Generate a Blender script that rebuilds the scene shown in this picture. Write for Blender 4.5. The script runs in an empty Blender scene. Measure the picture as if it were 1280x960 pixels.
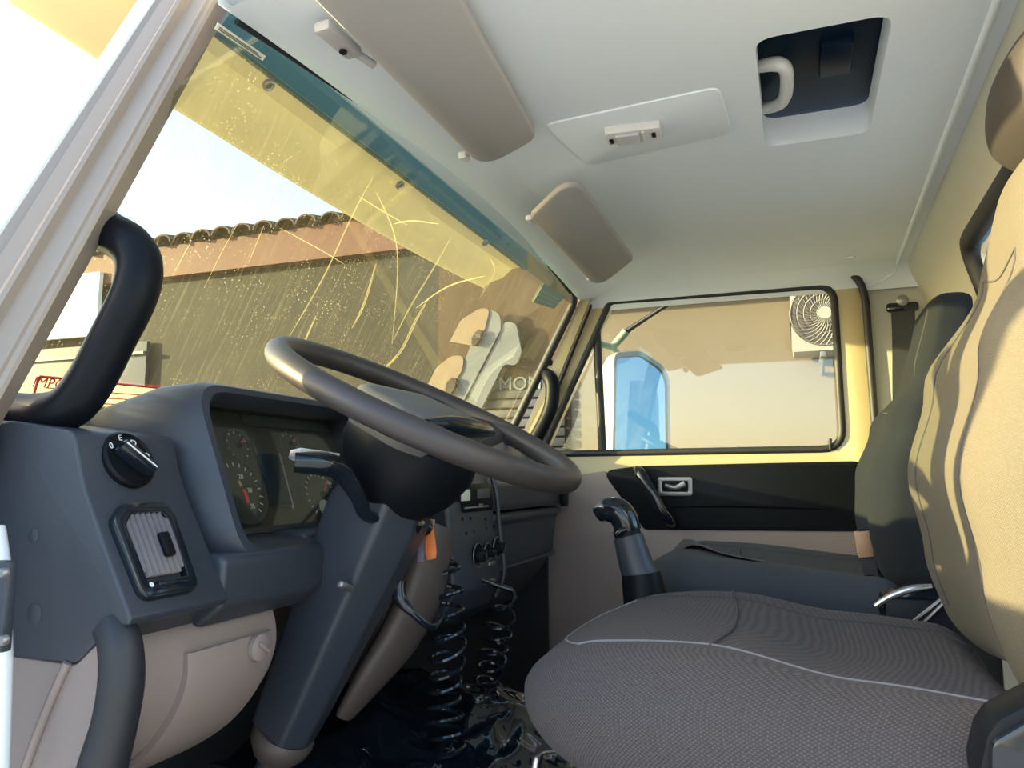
import bpy, bmesh, math, random
from mathutils import Vector, Matrix, noise
random.seed(7)
sc = bpy.context.scene
col = sc.collection
# ------------------------------------------------------------------ camera, sky, sun, exposure
ZC = 1.85                                   # eye height above the ground; x across the cab, y forward
YAW, PITCH, FOC = math.radians(20.5), math.radians(7.0), 950.0
fw = Vector((math.cos(PITCH)*math.cos(YAW), math.cos(PITCH)*math.sin(YAW), math.sin(PITCH)))
rt = Vector((math.sin(YAW), -math.cos(YAW), 0)); up = rt.cross(fw)
cam = bpy.data.cameras.new('camera'); cam_o = bpy.data.objects.new('camera', cam); col.objects.link(cam_o)
cam.sensor_width = 36; cam.lens = 36*FOC/1280; cam.clip_start = 0.02
m = Matrix((rt, up, -fw)).transposed().to_4x4(); m.translation = (0, 0, ZC); cam_o.matrix_world = m
sc.camera = cam_o
SUN = Vector((-0.38, 0.90, 0.18)).normalized()
w = bpy.data.worlds.new('sky'); sc.world = w; w.use_nodes = True
nt = w.node_tree; bg = nt.nodes['Background']
sky = nt.nodes.new('ShaderNodeTexSky'); sky.sky_type = 'NISHITA'; sky.sun_disc = False
sky.sun_elevation = math.radians(18); sky.sun_rotation = math.atan2(SUN.x, SUN.y)
sky.air_density = 1.0; sky.dust_density = 1.6; sky.ozone_density = 1.2
nt.links.new(sky.outputs[0], bg.inputs[0]); bg.inputs[1].default_value = 0.62
sl = bpy.data.lights.new('sun', 'SUN'); sl.energy = 16.0; sl.color = (1.0, 0.80, 0.42); sl.angle = 0.01
so = bpy.data.objects.new('sun', sl); col.objects.link(so)
so.rotation_euler = SUN.to_track_quat('Z', 'Y').to_euler(); so.location = (-3, 4, 6)
sc.view_settings.view_transform = 'Standard'; sc.view_settings.look = 'None'
sc.view_settings.exposure = 0.55; sc.view_settings.gamma = 1.0; sc.view_settings.use_curve_mapping = False

# ------------------------------------------------------------------ helpers (all coordinates relative to eye height)
def ray(px, py): return fw + rt*((px-640)/FOC) - up*((py-480)/FOC)
def at(px, py, x=None, y=None, z=None):
    v = ray(px, py)
    t = x/v.x if x is not None else (y/v.y if y is not None else z/v.z)
    return v*t
def onpl(px, py, o, n):
    v = ray(px, py); return v*(Vector(o).dot(n)/v.dot(n))
PAR = {}
def reg(o, parent=None):
    col.objects.link(o); PAR[o.name] = parent; return o
def thing(name, label=None, cat=None, group=None, kind=None):
    o = bpy.data.objects.new(name, None); o.empty_display_size = 0.05
    reg(o); return tag(o, label, cat, group, kind)
def tag(o, label=None, cat=None, group=None, kind=None):
    for k, v in (('label', label), ('category', cat), ('group', group), ('kind', kind)):
        if v: o[k] = v
    return o
def mobj(name, verts, faces, mat, parent=None, smooth=True, angle=35, label=None, bevel=0, seg=2):
    me = bpy.data.meshes.new(name)
    me.from_pydata([(v[0], v[1], v[2]+ZC) for v in verts], [], faces)
    bm = bmesh.new(); bm.from_mesh(me)
    bmesh.ops.remove_doubles(bm, verts=bm.verts, dist=1e-6)
    bmesh.ops.recalc_face_normals(bm, faces=bm.faces)
    if bevel:
        ed = [e for e in bm.edges if len(e.link_faces) == 2 and e.calc_face_angle(0) > 0.5]
        bmesh.ops.bevel(bm, geom=ed, offset=bevel, segments=seg, profile=0.5, affect='EDGES', clamp_overlap=True)
    bm.to_mesh(me); bm.free()
    if smooth:
        me.polygons.foreach_set('use_smooth', [True]*len(me.polygons))
        me.set_sharp_from_angle(angle=math.radians(angle))
    me.materials.append(mat)
    o = bpy.data.objects.new(name, me); reg(o, parent)
    if label: o['label'] = label
    return o
def box(name, c, s, mat, parent=None, bevel=0.004, R=None, seg=2, label=None):
    vs = []
    for i in (-1, 1):
        for j in (-1, 1):
            for k in (-1, 1):
                v = Vector((i*s[0]/2, j*s[1]/2, k*s[2]/2))
                if R is not None: v = R @ v
                vs.append(v+Vector(c))
    fs = [(0,1,3,2),(4,6,7,5),(0,4,5,1),(2,3,7,6),(0,2,6,4),(1,5,7,3)]
    return mobj(name, vs, fs, mat, parent, bevel=bevel, seg=seg, label=label)
def cr(pts, n=8, closed=False):
    """Catmull-Rom through points"""
    P = [Vector(p) for p in pts]; out = []
    N = len(P); rng = N if closed else N-1
    for i in range(rng):
        if closed: a, b, c, d = P[i-1], P[i], P[(i+1) % N], P[(i+2) % N]
        else: a, b, c, d = P[max(i-1, 0)], P[i], P[i+1], P[min(i+2, N-1)]
        for k in range(n):
            t = k/n
            out.append(0.5*((2*b)+(c-a)*t+(2*a-5*b+4*c-d)*t*t+(3*b-a-3*c+d)*t**3))
    if not closed: out.append(P[-1])
    return out
def sweep(name, pts, rad, mat, parent=None, closed=False, n=12, flat=1.0, nrm=None, label=None, bm_extra=None):
    """tube along pts; rad number or list; flat = ratio of the second axis; nrm = fixed reference normal"""
    P = [Vector(p) for p in pts]; N = len(P)
    rs = rad if isinstance(rad, (list, tuple)) else [rad]*N
    if len(rs) != N: rs = [rs[min(int(i*len(rs)/N), len(rs)-1)] if False else
        (lambda f: rs[int(f)]*(1-f+int(f))+rs[min(int(f)+1, len(rs)-1)]*(f-int(f)))(i*(len(rs)-1)/(N-1)) for i in range(N)]
    vs, fs = [], []; ref = Vector(nrm) if nrm else None; prev = None
    for i in range(N):
        if closed: t = P[(i+1) % N]-P[i-1]
        else: t = P[min(i+1, N-1)]-P[max(i-1, 0)]
        t.normalize()
        if ref is not None: a = ref-t*ref.dot(t)
        elif prev is None:
            a = Vector((0, 0, 1)) if abs(t.z) < 0.9 else Vector((1, 0, 0)); a = a-t*a.dot(t)
        else: a = prev-t*prev.dot(t)
        a.normalize(); prev = a; b = t.cross(a)
        for k in range(n):
            th = 2*math.pi*k/n
            vs.append(P[i]+a*(math.cos(th)*rs[i]*flat)+b*(math.sin(th)*rs[i]))
    for i in range(N if closed else N-1):
        j = (i+1) % N
        for k in range(n):
            fs.append((i*n+k, i*n+(k+1) % n, j*n+(k+1) % n, j*n+k))
    if not closed:
        fs.append(tuple(range(n-1, -1, -1))); fs.append(tuple((N-1)*n+k for k in range(n)))
    return mobj(name, vs, fs, mat, parent, label=label, angle=50)
def loft(name, rings, mat, parent=None, caps=True, closed_ring=True, angle=40, label=None, bevel=0):
    n = len(rings[0]); vs = [v for r in rings for v in r]; fs = []
    for i in range(len(rings)-1):
        for k in range(n if closed_ring else n-1):
            fs.append((i*n+k, i*n+(k+1) % n, (i+1)*n+(k+1) % n, (i+1)*n+k))
    if caps and closed_ring:
        fs.append(tuple(range(n))); fs.append(tuple((len(rings)-1)*n+k for k in range(n)))
    return mobj(name, vs, fs, mat, parent, angle=angle, label=label, bevel=bevel)
def rpoly(pts, r, n=5):
    """rounded 2D polygon"""
    out = []; N = len(pts)
    for i in range(N):
        rr = r[i] if isinstance(r, (list, tuple)) else r
        p = Vector(pts[i][:2]); a = Vector(pts[i-1][:2])-p; b = Vector(pts[(i+1) % N][:2])-p
        la, lb = a.length, b.length
        if rr <= 1e-6: out.append(p); continue
        a.normalize(); b.normalize(); ang = a.angle(b)
        d = min(rr/max(math.tan(ang/2), 1e-3), la*0.49, lb*0.49)
        s, e = p+a*d, p+b*d
        for k in range(n+1):
            t = k/n; out.append(s*(1-t)**2+p*2*t*(1-t)+e*t*t)
    return out
def rrect(cx, cy, w_, h_, r, n=5):
    return rpoly([(cx-w_/2, cy-h_/2), (cx+w_/2, cy-h_/2), (cx+w_/2, cy+h_/2), (cx-w_/2, cy+h_/2)], r, n)
def prism(name, prof, x0, x1, mat, parent=None, bevel=0.006, seg=3, label=None, skew=0, angle=35):
    """profile (y, z) extruded along x"""
    r0 = [Vector((x0, p[0], p[1])) for p in prof]; r1 = [Vector((x1, p[0]+skew, p[1])) for p in prof]
    n = len(prof); fs = [(k, (k+1) % n, n+(k+1) % n, n+k) for k in range(n)]
    fs += [tuple(range(n)), tuple(range(2*n-1, n-1, -1))]
    return mobj(name, r0+r1, fs, mat, parent, bevel=bevel, seg=seg, label=label, angle=angle)
def plate(name, outer, holes, O, U, V_, thick, mat, parent=None, label=None, warp=None, bev=0.0):
    """flat plate with holes: outer/holes are 2D loops in the (U, V) frame at O; extruded by thick along U x V"""
    O, U, V_ = Vector(O), Vector(U).normalized(), Vector(V_).normalized(); Nn = U.cross(V_)
    cu = bpy.data.curves.new(name, 'CURVE'); cu.dimensions = '2D'; cu.fill_mode = 'BOTH'
    cu.extrude = abs(thick)/2; cu.bevel_depth = bev; cu.bevel_resolution = 1
    for lp in [outer]+list(holes):
        s = cu.splines.new('POLY'); s.points.add(len(lp)-1); s.use_cyclic_u = True
        for i, p in enumerate(lp): s.points[i].co = (p[0], p[1], 0, 1)
    o = bpy.data.objects.new('tmp', cu); col.objects.link(o)
    dg = bpy.context.evaluated_depsgraph_get(); dg.update()
    me = bpy.data.meshes.new_from_object(o.evaluated_get(dg)); bpy.data.objects.remove(o); bpy.data.curves.remove(cu)
    vs = [O+U*v.co.x+V_*v.co.y+Nn*(v.co.z+thick/2) for v in me.vertices]
    if warp: vs = [warp(v) for v in vs]
    fs = [tuple(p.vertices) for p in me.polygons]; bpy.data.meshes.remove(me)
    return mobj(name, vs, fs, mat, parent, label=label)
def lathe(name, prof, O, A, mat, parent=None, n=24, label=None, angle=40):
    """profile (radius, height) around axis A from O"""
    O, A = Vector(O), Vector(A).normalized()
    a = Vector((1, 0, 0)) if abs(A.x) < 0.8 else Vector((0, 0, 1)); a = (a-A*a.dot(A)).normalized(); b = A.cross(a)
    rings = [[O+A*h+(a*math.cos(2*math.pi*k/n)+b*math.sin(2*math.pi*k/n))*max(r, 1e-4) for k in range(n)] for r, h in prof]
    return loft(name, rings, mat, parent, angle=angle, label=label)
def text(name, body, O, U, V_, size, mat, parent=None, depth=0.0004, label=None):
    O, U, V_ = Vector(O), Vector(U).normalized(), Vector(V_).normalized(); Nn = U.cross(V_)
    cu = bpy.data.curves.new(name, 'FONT'); cu.body = body; cu.size = size; cu.extrude = depth
    cu.align_x = 'CENTER'; cu.align_y = 'CENTER'; cu.resolution_u = 3
    o = bpy.data.objects.new('tmp', cu); col.objects.link(o)
    dg = bpy.context.evaluated_depsgraph_get(); dg.update()
    me = bpy.data.meshes.new_from_object(o.evaluated_get(dg)); bpy.data.objects.remove(o); bpy.data.curves.remove(cu)
    vs = [O+U*v.co.x+V_*v.co.y+Nn*v.co.z for v in me.vertices]; fs = [tuple(p.vertices) for p in me.polygons]
    bpy.data.meshes.remove(me)
    return mobj(name, vs, fs, mat, parent, smooth=False, label=label)
def shared(name, src, loc, parent, rot=None):
    """another object on the mesh of src (src mesh is local)"""
    o = bpy.data.objects.new(name, src); reg(o, parent); o.location = (loc[0], loc[1], loc[2]+ZC)
    if rot is not None: o.rotation_euler = rot
    return o
def local_mesh(o):
    """take an object's mesh re-centred on its bounding box; returns the mesh and the centre (relative to the eye)"""
    me = o.data; cs = [v.co for v in me.vertices]
    c = Vector([(min(v[i] for v in cs)+max(v[i] for v in cs))/2 for i in range(3)])
    me.transform(Matrix.Translation(-c)); o.location = c
    return me, c-Vector((0, 0, ZC))
def sgn(a, e): return math.copysign(abs(a)**e, a)
def superring(c, ax, ay, w_, d, e, n=44, e2=None):
    out = []
    for k in range(n):
        th = 2*math.pi*k/n; cx, sx = math.cos(th), math.sin(th)
        out.append(Vector(c)+ax*(sgn(cx, 2/e)*w_)+ay*(sgn(sx, 2/e)*d))
    return out

# ------------------------------------------------------------------ materials
def nmat(name, colr, rough=0.5, metal=0, bump=0, bscale=400, var=0, vscale=6, spec=0.5, sheen=0, coat=0):
    ma = bpy.data.materials.new(name); ma.use_nodes = True; t = ma.node_tree; b = t.nodes['Principled BSDF']
    b.inputs['Base Color'].default_value = (*colr, 1); b.inputs['Roughness'].default_value = rough
    b.inputs['Metallic'].default_value = metal; b.inputs['Specular IOR Level'].default_value = spec
    b.inputs['Sheen Weight'].default_value = sheen; b.inputs['Coat Weight'].default_value = coat
    tc = t.nodes.new('ShaderNodeNewGeometry')
    if bump:
        no = t.nodes.new('ShaderNodeTexNoise'); no.inputs['Scale'].default_value = bscale; no.inputs['Detail'].default_value = 2
        bu = t.nodes.new('ShaderNodeBump'); bu.inputs['Strength'].default_value = bump; bu.inputs['Distance'].default_value = 0.001
        t.links.new(tc.outputs['Position'], no.inputs['Vector']); t.links.new(no.outputs[0], bu.inputs['Height']); t.links.new(bu.outputs[0], b.inputs['Normal'])
    if var:
        n2 = t.nodes.new('ShaderNodeTexNoise'); n2.inputs['Scale'].default_value = vscale; n2.inputs['Detail'].default_value = 5
        mx = t.nodes.new('ShaderNodeMix'); mx.data_type = 'RGBA'
        mx.inputs['A'].default_value = (*[c*(1-var) for c in colr], 1); mx.inputs['B'].default_value = (*[min(1, c*(1+var)) for c in colr], 1)
        t.links.new(tc.outputs['Position'], n2.inputs['Vector']); t.links.new(n2.outputs[0], mx.inputs['Factor'])
        t.links.new(mx.outputs['Result'], b.inputs['Base Color'])
    return ma
def fabric(name, c0, c1, scale=140, diag=True, rough=0.9):
    ma = bpy.data.materials.new(name); ma.use_nodes = True; t = ma.node_tree; b = t.nodes['Principled BSDF']
    b.inputs['Roughness'].default_value = rough; b.inputs['Sheen Weight'].default_value = 0.03; b.inputs['Specular IOR Level'].default_value = 0.1
    g = t.nodes.new('ShaderNodeNewGeometry'); mp = t.nodes.new('ShaderNodeMapping'); mp.inputs['Scale'].default_value = (scale,)*3
    mp.inputs['Rotation'].default_value = (0.5, 0.3, 0.6)
    wv = t.nodes.new('ShaderNodeTexWave'); wv.bands_direction = 'DIAGONAL' if diag else 'X'; wv.inputs['Scale'].default_value = 1; wv.inputs['Distortion'].default_value = 1.5; wv.inputs['Detail'].default_value = 1
    no = t.nodes.new('ShaderNodeTexNoise'); no.inputs['Scale'].default_value = 420; no.inputs['Detail'].default_value = 2
    mp2 = t.nodes.new('ShaderNodeMapping'); mp2.inputs['Scale'].default_value = (scale,)*3; mp2.inputs['Rotation'].default_value = (0.5, 0.3, 2.2)
    wv2 = t.nodes.new('ShaderNodeTexWave'); wv2.bands_direction = 'DIAGONAL' if diag else 'X'; wv2.inputs['Scale'].default_value = 1; wv2.inputs['Distortion'].default_value = 1.5; wv2.inputs['Detail'].default_value = 1
    cx_ = t.nodes.new('ShaderNodeMath'); cx_.operation = 'MULTIPLY'
    ad = t.nodes.new('ShaderNodeMath'); ad.operation = 'MULTIPLY_ADD'; ad.inputs[1].default_value = 0.65
    mu = t.nodes.new('ShaderNodeMath'); mu.operation = 'MULTIPLY'; mu.inputs[1].default_value = 0.6
    mx = t.nodes.new('ShaderNodeMix'); mx.data_type = 'RGBA'; mx.inputs['A'].default_value = (*c0, 1); mx.inputs['B'].default_value = (*c1, 1)
    bu = t.nodes.new('ShaderNodeBump'); bu.inputs['Strength'].default_value = 0.35; bu.inputs['Distance'].default_value = 0.001
    L = t.links.new
    L(g.outputs['Position'], mp.inputs['Vector']); L(mp.outputs[0], wv.inputs['Vector']); L(g.outputs['Position'], no.inputs['Vector'])
    L(no.outputs[0], mu.inputs[0]); L(g.outputs['Position'], mp2.inputs['Vector']); L(mp2.outputs[0], wv2.inputs['Vector']); L(wv.outputs['Fac'], cx_.inputs[0]); L(wv2.outputs['Fac'], cx_.inputs[1]); L(cx_.outputs[0], ad.inputs[0]); L(mu.outputs[0], ad.inputs[2])
    L(ad.outputs[0], mx.inputs['Factor']); L(mx.outputs['Result'], b.inputs['Base Color']); L(ad.outputs[0], bu.inputs['Height']); L(bu.outputs[0], b.inputs['Normal'])
    return ma
def glass(name, tint, refl=0.12, dirt=None):
    ma = bpy.data.materials.new(name); ma.use_nodes = True; t = ma.node_tree
    for n in list(t.nodes): t.nodes.remove(n)
    L = t.links.new; out = t.nodes.new('ShaderNodeOutputMaterial')
    tr = t.nodes.new('ShaderNodeBsdfTransparent'); tr.inputs[0].default_value = (*tint, 1)
    gl = t.nodes.new('ShaderNodeBsdfGlossy'); gl.inputs['Roughness'].default_value = 0.02
    lw = t.nodes.new('ShaderNodeLayerWeight'); lw.inputs['Blend'].default_value = 0.5
    pw = t.nodes.new('ShaderNodeMath'); pw.operation = 'POWER'; pw.inputs[1].default_value = 5
    ma_ = t.nodes.new('ShaderNodeMath'); ma_.operation = 'MULTIPLY_ADD'; ma_.inputs[1].default_value = 0.85; ma_.inputs[2].default_value = 0.06
    L(lw.outputs['Facing'], pw.inputs[0]); L(pw.outputs[0], ma_.inputs[0])
    mx = t.nodes.new('ShaderNodeMixShader'); L(ma_.outputs[0], mx.inputs[0]); L(tr.outputs[0], mx.inputs[1]); L(gl.outputs[0], mx.inputs[2])
    last = mx
    if dirt:
        # road film and wiper scratches: a thin layer that scatters light through and back
        g = t.nodes.new('ShaderNodeNewGeometry')
        n1 = t.nodes.new('ShaderNodeTexNoise'); n1.inputs['Scale'].default_value = 9; n1.inputs['Detail'].default_value = 9; n1.inputs['Roughness'].default_value = 0.72
        m1 = t.nodes.new('ShaderNodeMapRange'); m1.inputs[1].default_value = 0.3; m1.inputs[2].default_value = 0.75; m1.inputs[3].default_value = dirt*0.6; m1.inputs[4].default_value = dirt*1.5
        L(g.outputs['Position'], n1.inputs['Vector']); L(n1.outputs[0], m1.inputs[0])
        mp = t.nodes.new('ShaderNodeMapping'); mp.inputs['Rotation'].default_value = (0, math.radians(22), 0); mp.inputs['Scale'].default_value = (260, 9, 9)
        n2 = t.nodes.new('ShaderNodeTexNoise'); n2.inputs['Scale'].default_value = 1; n2.inputs['Detail'].default_value = 3
        m2 = t.nodes.new('ShaderNodeMapRange'); m2.inputs[1].default_value = 0.54; m2.inputs[2].default_value = 0.76; m2.inputs[4].default_value = 0.022
        L(g.outputs['Position'], mp.inputs['Vector']); L(mp.outputs[0], n2.inputs['Vector']); L(n2.outputs[0], m2.inputs[0])
        v = t.nodes.new('ShaderNodeTexVoronoi'); v.inputs['Scale'].default_value = 165
        m3 = t.nodes.new('ShaderNodeMapRange'); m3.inputs[1].default_value = 0.22; m3.inputs[2].default_value = 0.12; m3.inputs[3].default_value = 0; m3.inputs[4].default_value = 0.16
        n3 = t.nodes.new('ShaderNodeTexNoise'); n3.inputs['Scale'].default_value = 14; n3.inputs['Detail'].default_value = 2
        m4 = t.nodes.new('ShaderNodeMapRange'); m4.inputs[1].default_value = 0.42; m4.inputs[2].default_value = 0.68
        mm = t.nodes.new('ShaderNodeMath'); mm.operation = 'MULTIPLY'
        L(g.outputs['Position'], v.inputs['Vector']); L(v.outputs['Distance'], m3.inputs[0]); L(g.outputs['Position'], n3.inputs['Vector']); L(n3.outputs[0], m4.inputs[0])
        L(m3.outputs[0], mm.inputs[0]); L(m4.outputs[0], mm.inputs[1])
        a1 = t.nodes.new('ShaderNodeMath'); a1.operation = 'ADD'; a2 = t.nodes.new('ShaderNodeMath'); a2.operation = 'ADD'; a2.use_clamp = True
        L(m1.outputs[0], a1.inputs[0]); L(m2.outputs[0], a1.inputs[1]); L(a1.outputs[0], a2.inputs[0]); L(mm.outputs[0], a2.inputs[1])
        tl = t.nodes.new('ShaderNodeBsdfTranslucent'); tl.inputs[0].default_value = (0.80, 0.74, 0.42, 1)
        m5 = t.nodes.new('ShaderNodeMixShader'); L(a2.outputs[0], m5.inputs[0]); L(mx.outputs[0], m5.inputs[1]); L(tl.outputs[0], m5.inputs[2])
        last = m5
    L(last.outputs[0], out.inputs[0])
    return ma
M = dict(
 dash=nmat('textured dark dash plastic', (0.030, 0.036, 0.048), 0.42, bump=0.25, bscale=900),  # slight blue in the dark plastics stands in for veiling haze
 black=nmat('black plastic', (0.006, 0.0075, 0.010), 0.42, bump=0.08, bscale=700, spec=0.12),
 gloss=nmat('glossy black plastic', (0.008, 0.012, 0.018), 0.12),
 rubber=nmat('black rubber', (0.016, 0.018, 0.022), 0.55),
 beige=nmat('brown beige plastic', (0.26, 0.205, 0.185), 0.5, bump=0.12, bscale=900),
 brown=nmat('brown vinyl', (0.20, 0.15, 0.132), 0.55, bump=0.1, bscale=500),
 head=nmat('headliner vinyl', (0.70, 0.76, 0.81), 0.75, bump=0.05, bscale=60, var=0.03, vscale=3),
 visor=nmat('visor vinyl', (0.36, 0.35, 0.345), 0.7, bump=0.1, bscale=500),
 cream=nmat('cream paint', (0.46, 0.39, 0.215), 0.35, coat=0.3),
 pillar=nmat('grey beige pillar paint', (0.275, 0.228, 0.190), 0.45, coat=0.2),
 white=nmat('white paint', (0.75, 0.78, 0.80), 0.35),
 wallpaint=nmat('cab rear panel paint', (0.47, 0.48, 0.42), 0.6, bump=0.05, bscale=50),
 rim=nmat('steering wheel foam', (0.036, 0.031, 0.031), 0.45, bump=0.15, bscale=900),
 pad=nmat('speckled horn pad', (0.10, 0.10, 0.095), 0.6, bump=0.4, bscale=600, var=0.35, vscale=500),
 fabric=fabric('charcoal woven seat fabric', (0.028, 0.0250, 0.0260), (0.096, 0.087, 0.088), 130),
 fabric2=fabric('fine ribbed seat fabric', (0.060, 0.058, 0.062), (0.120, 0.115, 0.120), 190, False),
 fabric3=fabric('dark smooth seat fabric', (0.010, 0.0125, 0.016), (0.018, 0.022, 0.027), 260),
 backfab=fabric('sun warmed grey backrest fabric', (0.066, 0.060, 0.042), (0.112, 0.102, 0.073), 200),  # grey cloth with the yellow of the sunlight put into its colour
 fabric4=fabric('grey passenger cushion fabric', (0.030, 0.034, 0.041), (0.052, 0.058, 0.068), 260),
 headrest=nmat('brown grey headrest vinyl', (0.022, 0.019, 0.016), 0.6, bump=0.1, bscale=300),  # colour darkened to imitate the headrest lying in shade
 seam=nmat('seam thread', (0.16, 0.155, 0.16), 0.8),
 seamdk=nmat('dark seam', (0.035, 0.035, 0.04), 0.8),
 belt=nmat('seat belt webbing', (0.022, 0.025, 0.030), 0.6, bump=0.3, bscale=900),
 steel=nmat('steel', (0.55, 0.55, 0.56), 0.3, metal=1),
 greymetal=nmat('grey metal', (0.28, 0.28, 0.28), 0.4, metal=0.8),
 mirror=nmat('mirror', (0.085, 0.15, 0.20), 0.01, metal=1),
 orange=nmat('orange leather', (0.62, 0.17, 0.04), 0.5, var=0.3, vscale=120),
 purple=nmat('purple tag', (0.16, 0.13, 0.20), 0.5),
 tan=nmat('tan buckle', (0.36, 0.22, 0.14), 0.45),
 red=nmat('red needle', (0.85, 0.07, 0.10), 0.4),
 redmark=nmat('red print', (0.80, 0.06, 0.06), 0.5),
 amber=nmat('amber print', (0.80, 0.38, 0.08), 0.5),
 wht=nmat('white print', (0.75, 0.75, 0.75), 0.5),
 gauge=nmat('gauge face', (0.055, 0.055, 0.060), 0.6),
 gaugeb=nmat('cluster mask', (0.040, 0.040, 0.042), 0.55),
 lcd=nmat('dark blue screen', (0.010, 0.028, 0.060), 0.3, spec=0.12),
 hatch=nmat('tinted hatch glass', (0.004, 0.013, 0.028), 0.3, spec=0.12),
 plast=nmat('glossy black sheet plastic', (0.004, 0.007, 0.011), 0.06, coat=0.6),
 carpet=nmat('dark floor mat', (0.012, 0.014, 0.018), 0.8, bump=0.4, bscale=300),
 lampw=nmat('lamp housing plastic', (0.62, 0.62, 0.62), 0.4),
 lens=nmat('lamp lens', (0.50, 0.50, 0.53), 0.25),
 glass=glass('side window glass', (0.88, 0.90, 0.84)),
 wind=glass('windshield glass with road film', (0.64, 0.68, 0.58), dirt=0.008),
 band=glass('green tinted shade band', (0.36, 0.52, 0.46)),
 rearglass=glass('rear window glass', (0.78, 0.88, 0.92)),
 brown2=nmat('dark brown vinyl', (0.080, 0.062, 0.055), 0.5, bump=0.1, bscale=500),
 louv=nmat('grey brown louvre plastic', (0.12, 0.10, 0.098), 0.45),
 doorb=nmat('brown door vinyl', (0.30, 0.235, 0.215), 0.6, bump=0.1, bscale=500),
 ground=nmat('concrete yard', (0.50, 0.49, 0.47), 0.9, bump=0.5, bscale=40, var=0.2, vscale=2),
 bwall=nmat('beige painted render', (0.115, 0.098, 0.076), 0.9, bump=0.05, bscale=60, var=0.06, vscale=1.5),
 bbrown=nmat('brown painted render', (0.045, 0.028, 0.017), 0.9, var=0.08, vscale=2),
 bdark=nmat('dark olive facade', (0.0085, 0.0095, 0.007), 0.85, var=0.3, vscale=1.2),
 bblue=nmat('slate blue facade', (0.055, 0.085, 0.135), 0.85, var=0.1, vscale=2),
 fascia=nmat('red painted fascia', (0.068, 0.016, 0.010), 0.7, var=0.08, vscale=3),
 tile=nmat('clay roof tile', (0.040, 0.026, 0.019), 0.85, var=0.3, vscale=8),
 slat=nmat('grey shutter slat', (0.022, 0.028, 0.033), 0.6),
 signw=nmat('white bright patch panel', (0.85, 0.85, 0.82), 0.6),
 signb=nmat('pale sign board', (0.085, 0.10, 0.115), 0.6),
 acw=nmat('white air conditioner casing', (0.24, 0.235, 0.22), 0.5),
 acd=nmat('air conditioner inside', (0.07, 0.06, 0.055), 0.6),
 mgrey=nmat('grey mirror housing', (0.22, 0.25, 0.26), 0.45),
 mgreen=nmat('green grey mirror arm', (0.16, 0.24, 0.17), 0.5),
 paper=nmat('pale paper sticker', (0.62, 0.62, 0.50), 0.7),
 greenstk=nmat('green sticker', (0.30, 0.42, 0.36), 0.7),
)
M['mountp'] = nmat('teal grey mount panel', (.10, .135, .125), .6)
X, Y, Z = Vector((1, 0, 0)), Vector((0, 1, 0)), Vector((0, 0, 1))
D = 2.475                                    # inner face of the passenger door
CEIL = 0.62
YR = lambda x, z: -0.275-0.02*(x-1.1) - (0.0 if z > .66 else (0.66-z)*0.55 if z > .54 else 0.066+(.54-z)*0.27)   # rear wall
YW = lambda x, z: 0.672+(0.62-z)*0.527
ZT = lambda x: 0.603+0.040*(1-((x-1.55)/0.85)**2)   # crowned top edge of the windshield
#                                              # windshield glass

# ================================================================== THE CAB SHELL
# ceiling with the hatch opening
h0, h1 = 1.075, 1.455; hy0, hy1 = -0.147, 0.032
outer = [(x_, YR(x_, .66)-.03) for x_ in (0.70, 1.1, 1.6, 2.1, 2.50)]+[(2.50, 0.62)]+[(2.42-0.17*k, YW(2.42-0.17*k, .62)+.004) for k in range(11)]+[(0.70, 0.66)]
hole = rpoly([(h0, hy0), (h1, hy0), (h1, hy1), (h0, hy1)], 0.03)
ceil = plate('ceiling', outer, [hole], (0, 0, CEIL), X, Y, 0.055, M['head'])
tag(ceil, 'light grey vinyl headliner with a square hatch opening', 'ceiling', kind='structure')
# shallow raised band that carries the lamp, and soft roll along the windshield header
bandp = rpoly([(1.05, 0.04), (1.44, 0.06), (1.44, 0.48), (1.05, 0.42)], 0.03)
pl = at(680, 155, z=CEIL); pr_ = at(898, 108, z=CEIL); ql = at(735, 205, z=CEIL); qr = at(915, 165, z=CEIL)
plate('lamp_band', rpoly([(pl.x, pl.y), (pr_.x, pr_.y), (qr.x, qr.y), (ql.x, ql.y)], 0.02), [], (0, 0, CEIL-.0022), X, Y, 0.004, M['head'], ceil, bev=0.001)
hv = []
xs = [0.72+0.06*k for k in range(30)]
prof_h = [(-0.16, 0.0, .001), (-0.12, 0.0, -.007), (-0.08, .15, -.012), (-0.045, .5, -.014), (-0.012, .9, -.012), (0.0, 1.0, -.002), (0.004, 1.0, 0.02)]
loft('header_roll', [[Vector((x_, YW(x_, .62)+a, CEIL+b+(ZT(x_)-CEIL)*k_)) for a, k_, b in prof_h] for x_ in xs], M['head'], ceil, caps=False, closed_ring=False)
# roll between ceiling and passenger side rail
prof_s = [(2.36, .004), (2.40, -.002), (2.43, -.010), (2.455, -.024), (2.468, -.042), (2.474, -.06)]
loft('side_roll', [[Vector((a, y_, CEIL+b)) for a, b in prof_s] for y_ in [-.36+.05*k for k in range(21)]], M['head'], ceil, caps=False, closed_ring=False)
# roll at the back with its moulded edge
xs = [0.72+0.1*k for k in range(19)]
sweep('rear_moulding', [Vector((x_, YR(x_, .66)+.004, CEIL+.0)) for x_ in xs[:-1]]+[Vector((2.45, YR(2.45, .66)+.006, CEIL-.015)), Vector((2.468, YR(2.45, .66)+.04, CEIL-.035)), Vector((2.472, -.22, CEIL-.045))], 0.006, M['head'], ceil, n=8)
sweep('roof_plug', cr([at(1064, 321, z=CEIL)+Vector((0, 0, -.001)), at(1064, 321, z=CEIL)+Vector((0, 0, -.006))], 2), [0.012, 0.009], M['head'], ceil, n=14)

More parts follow.
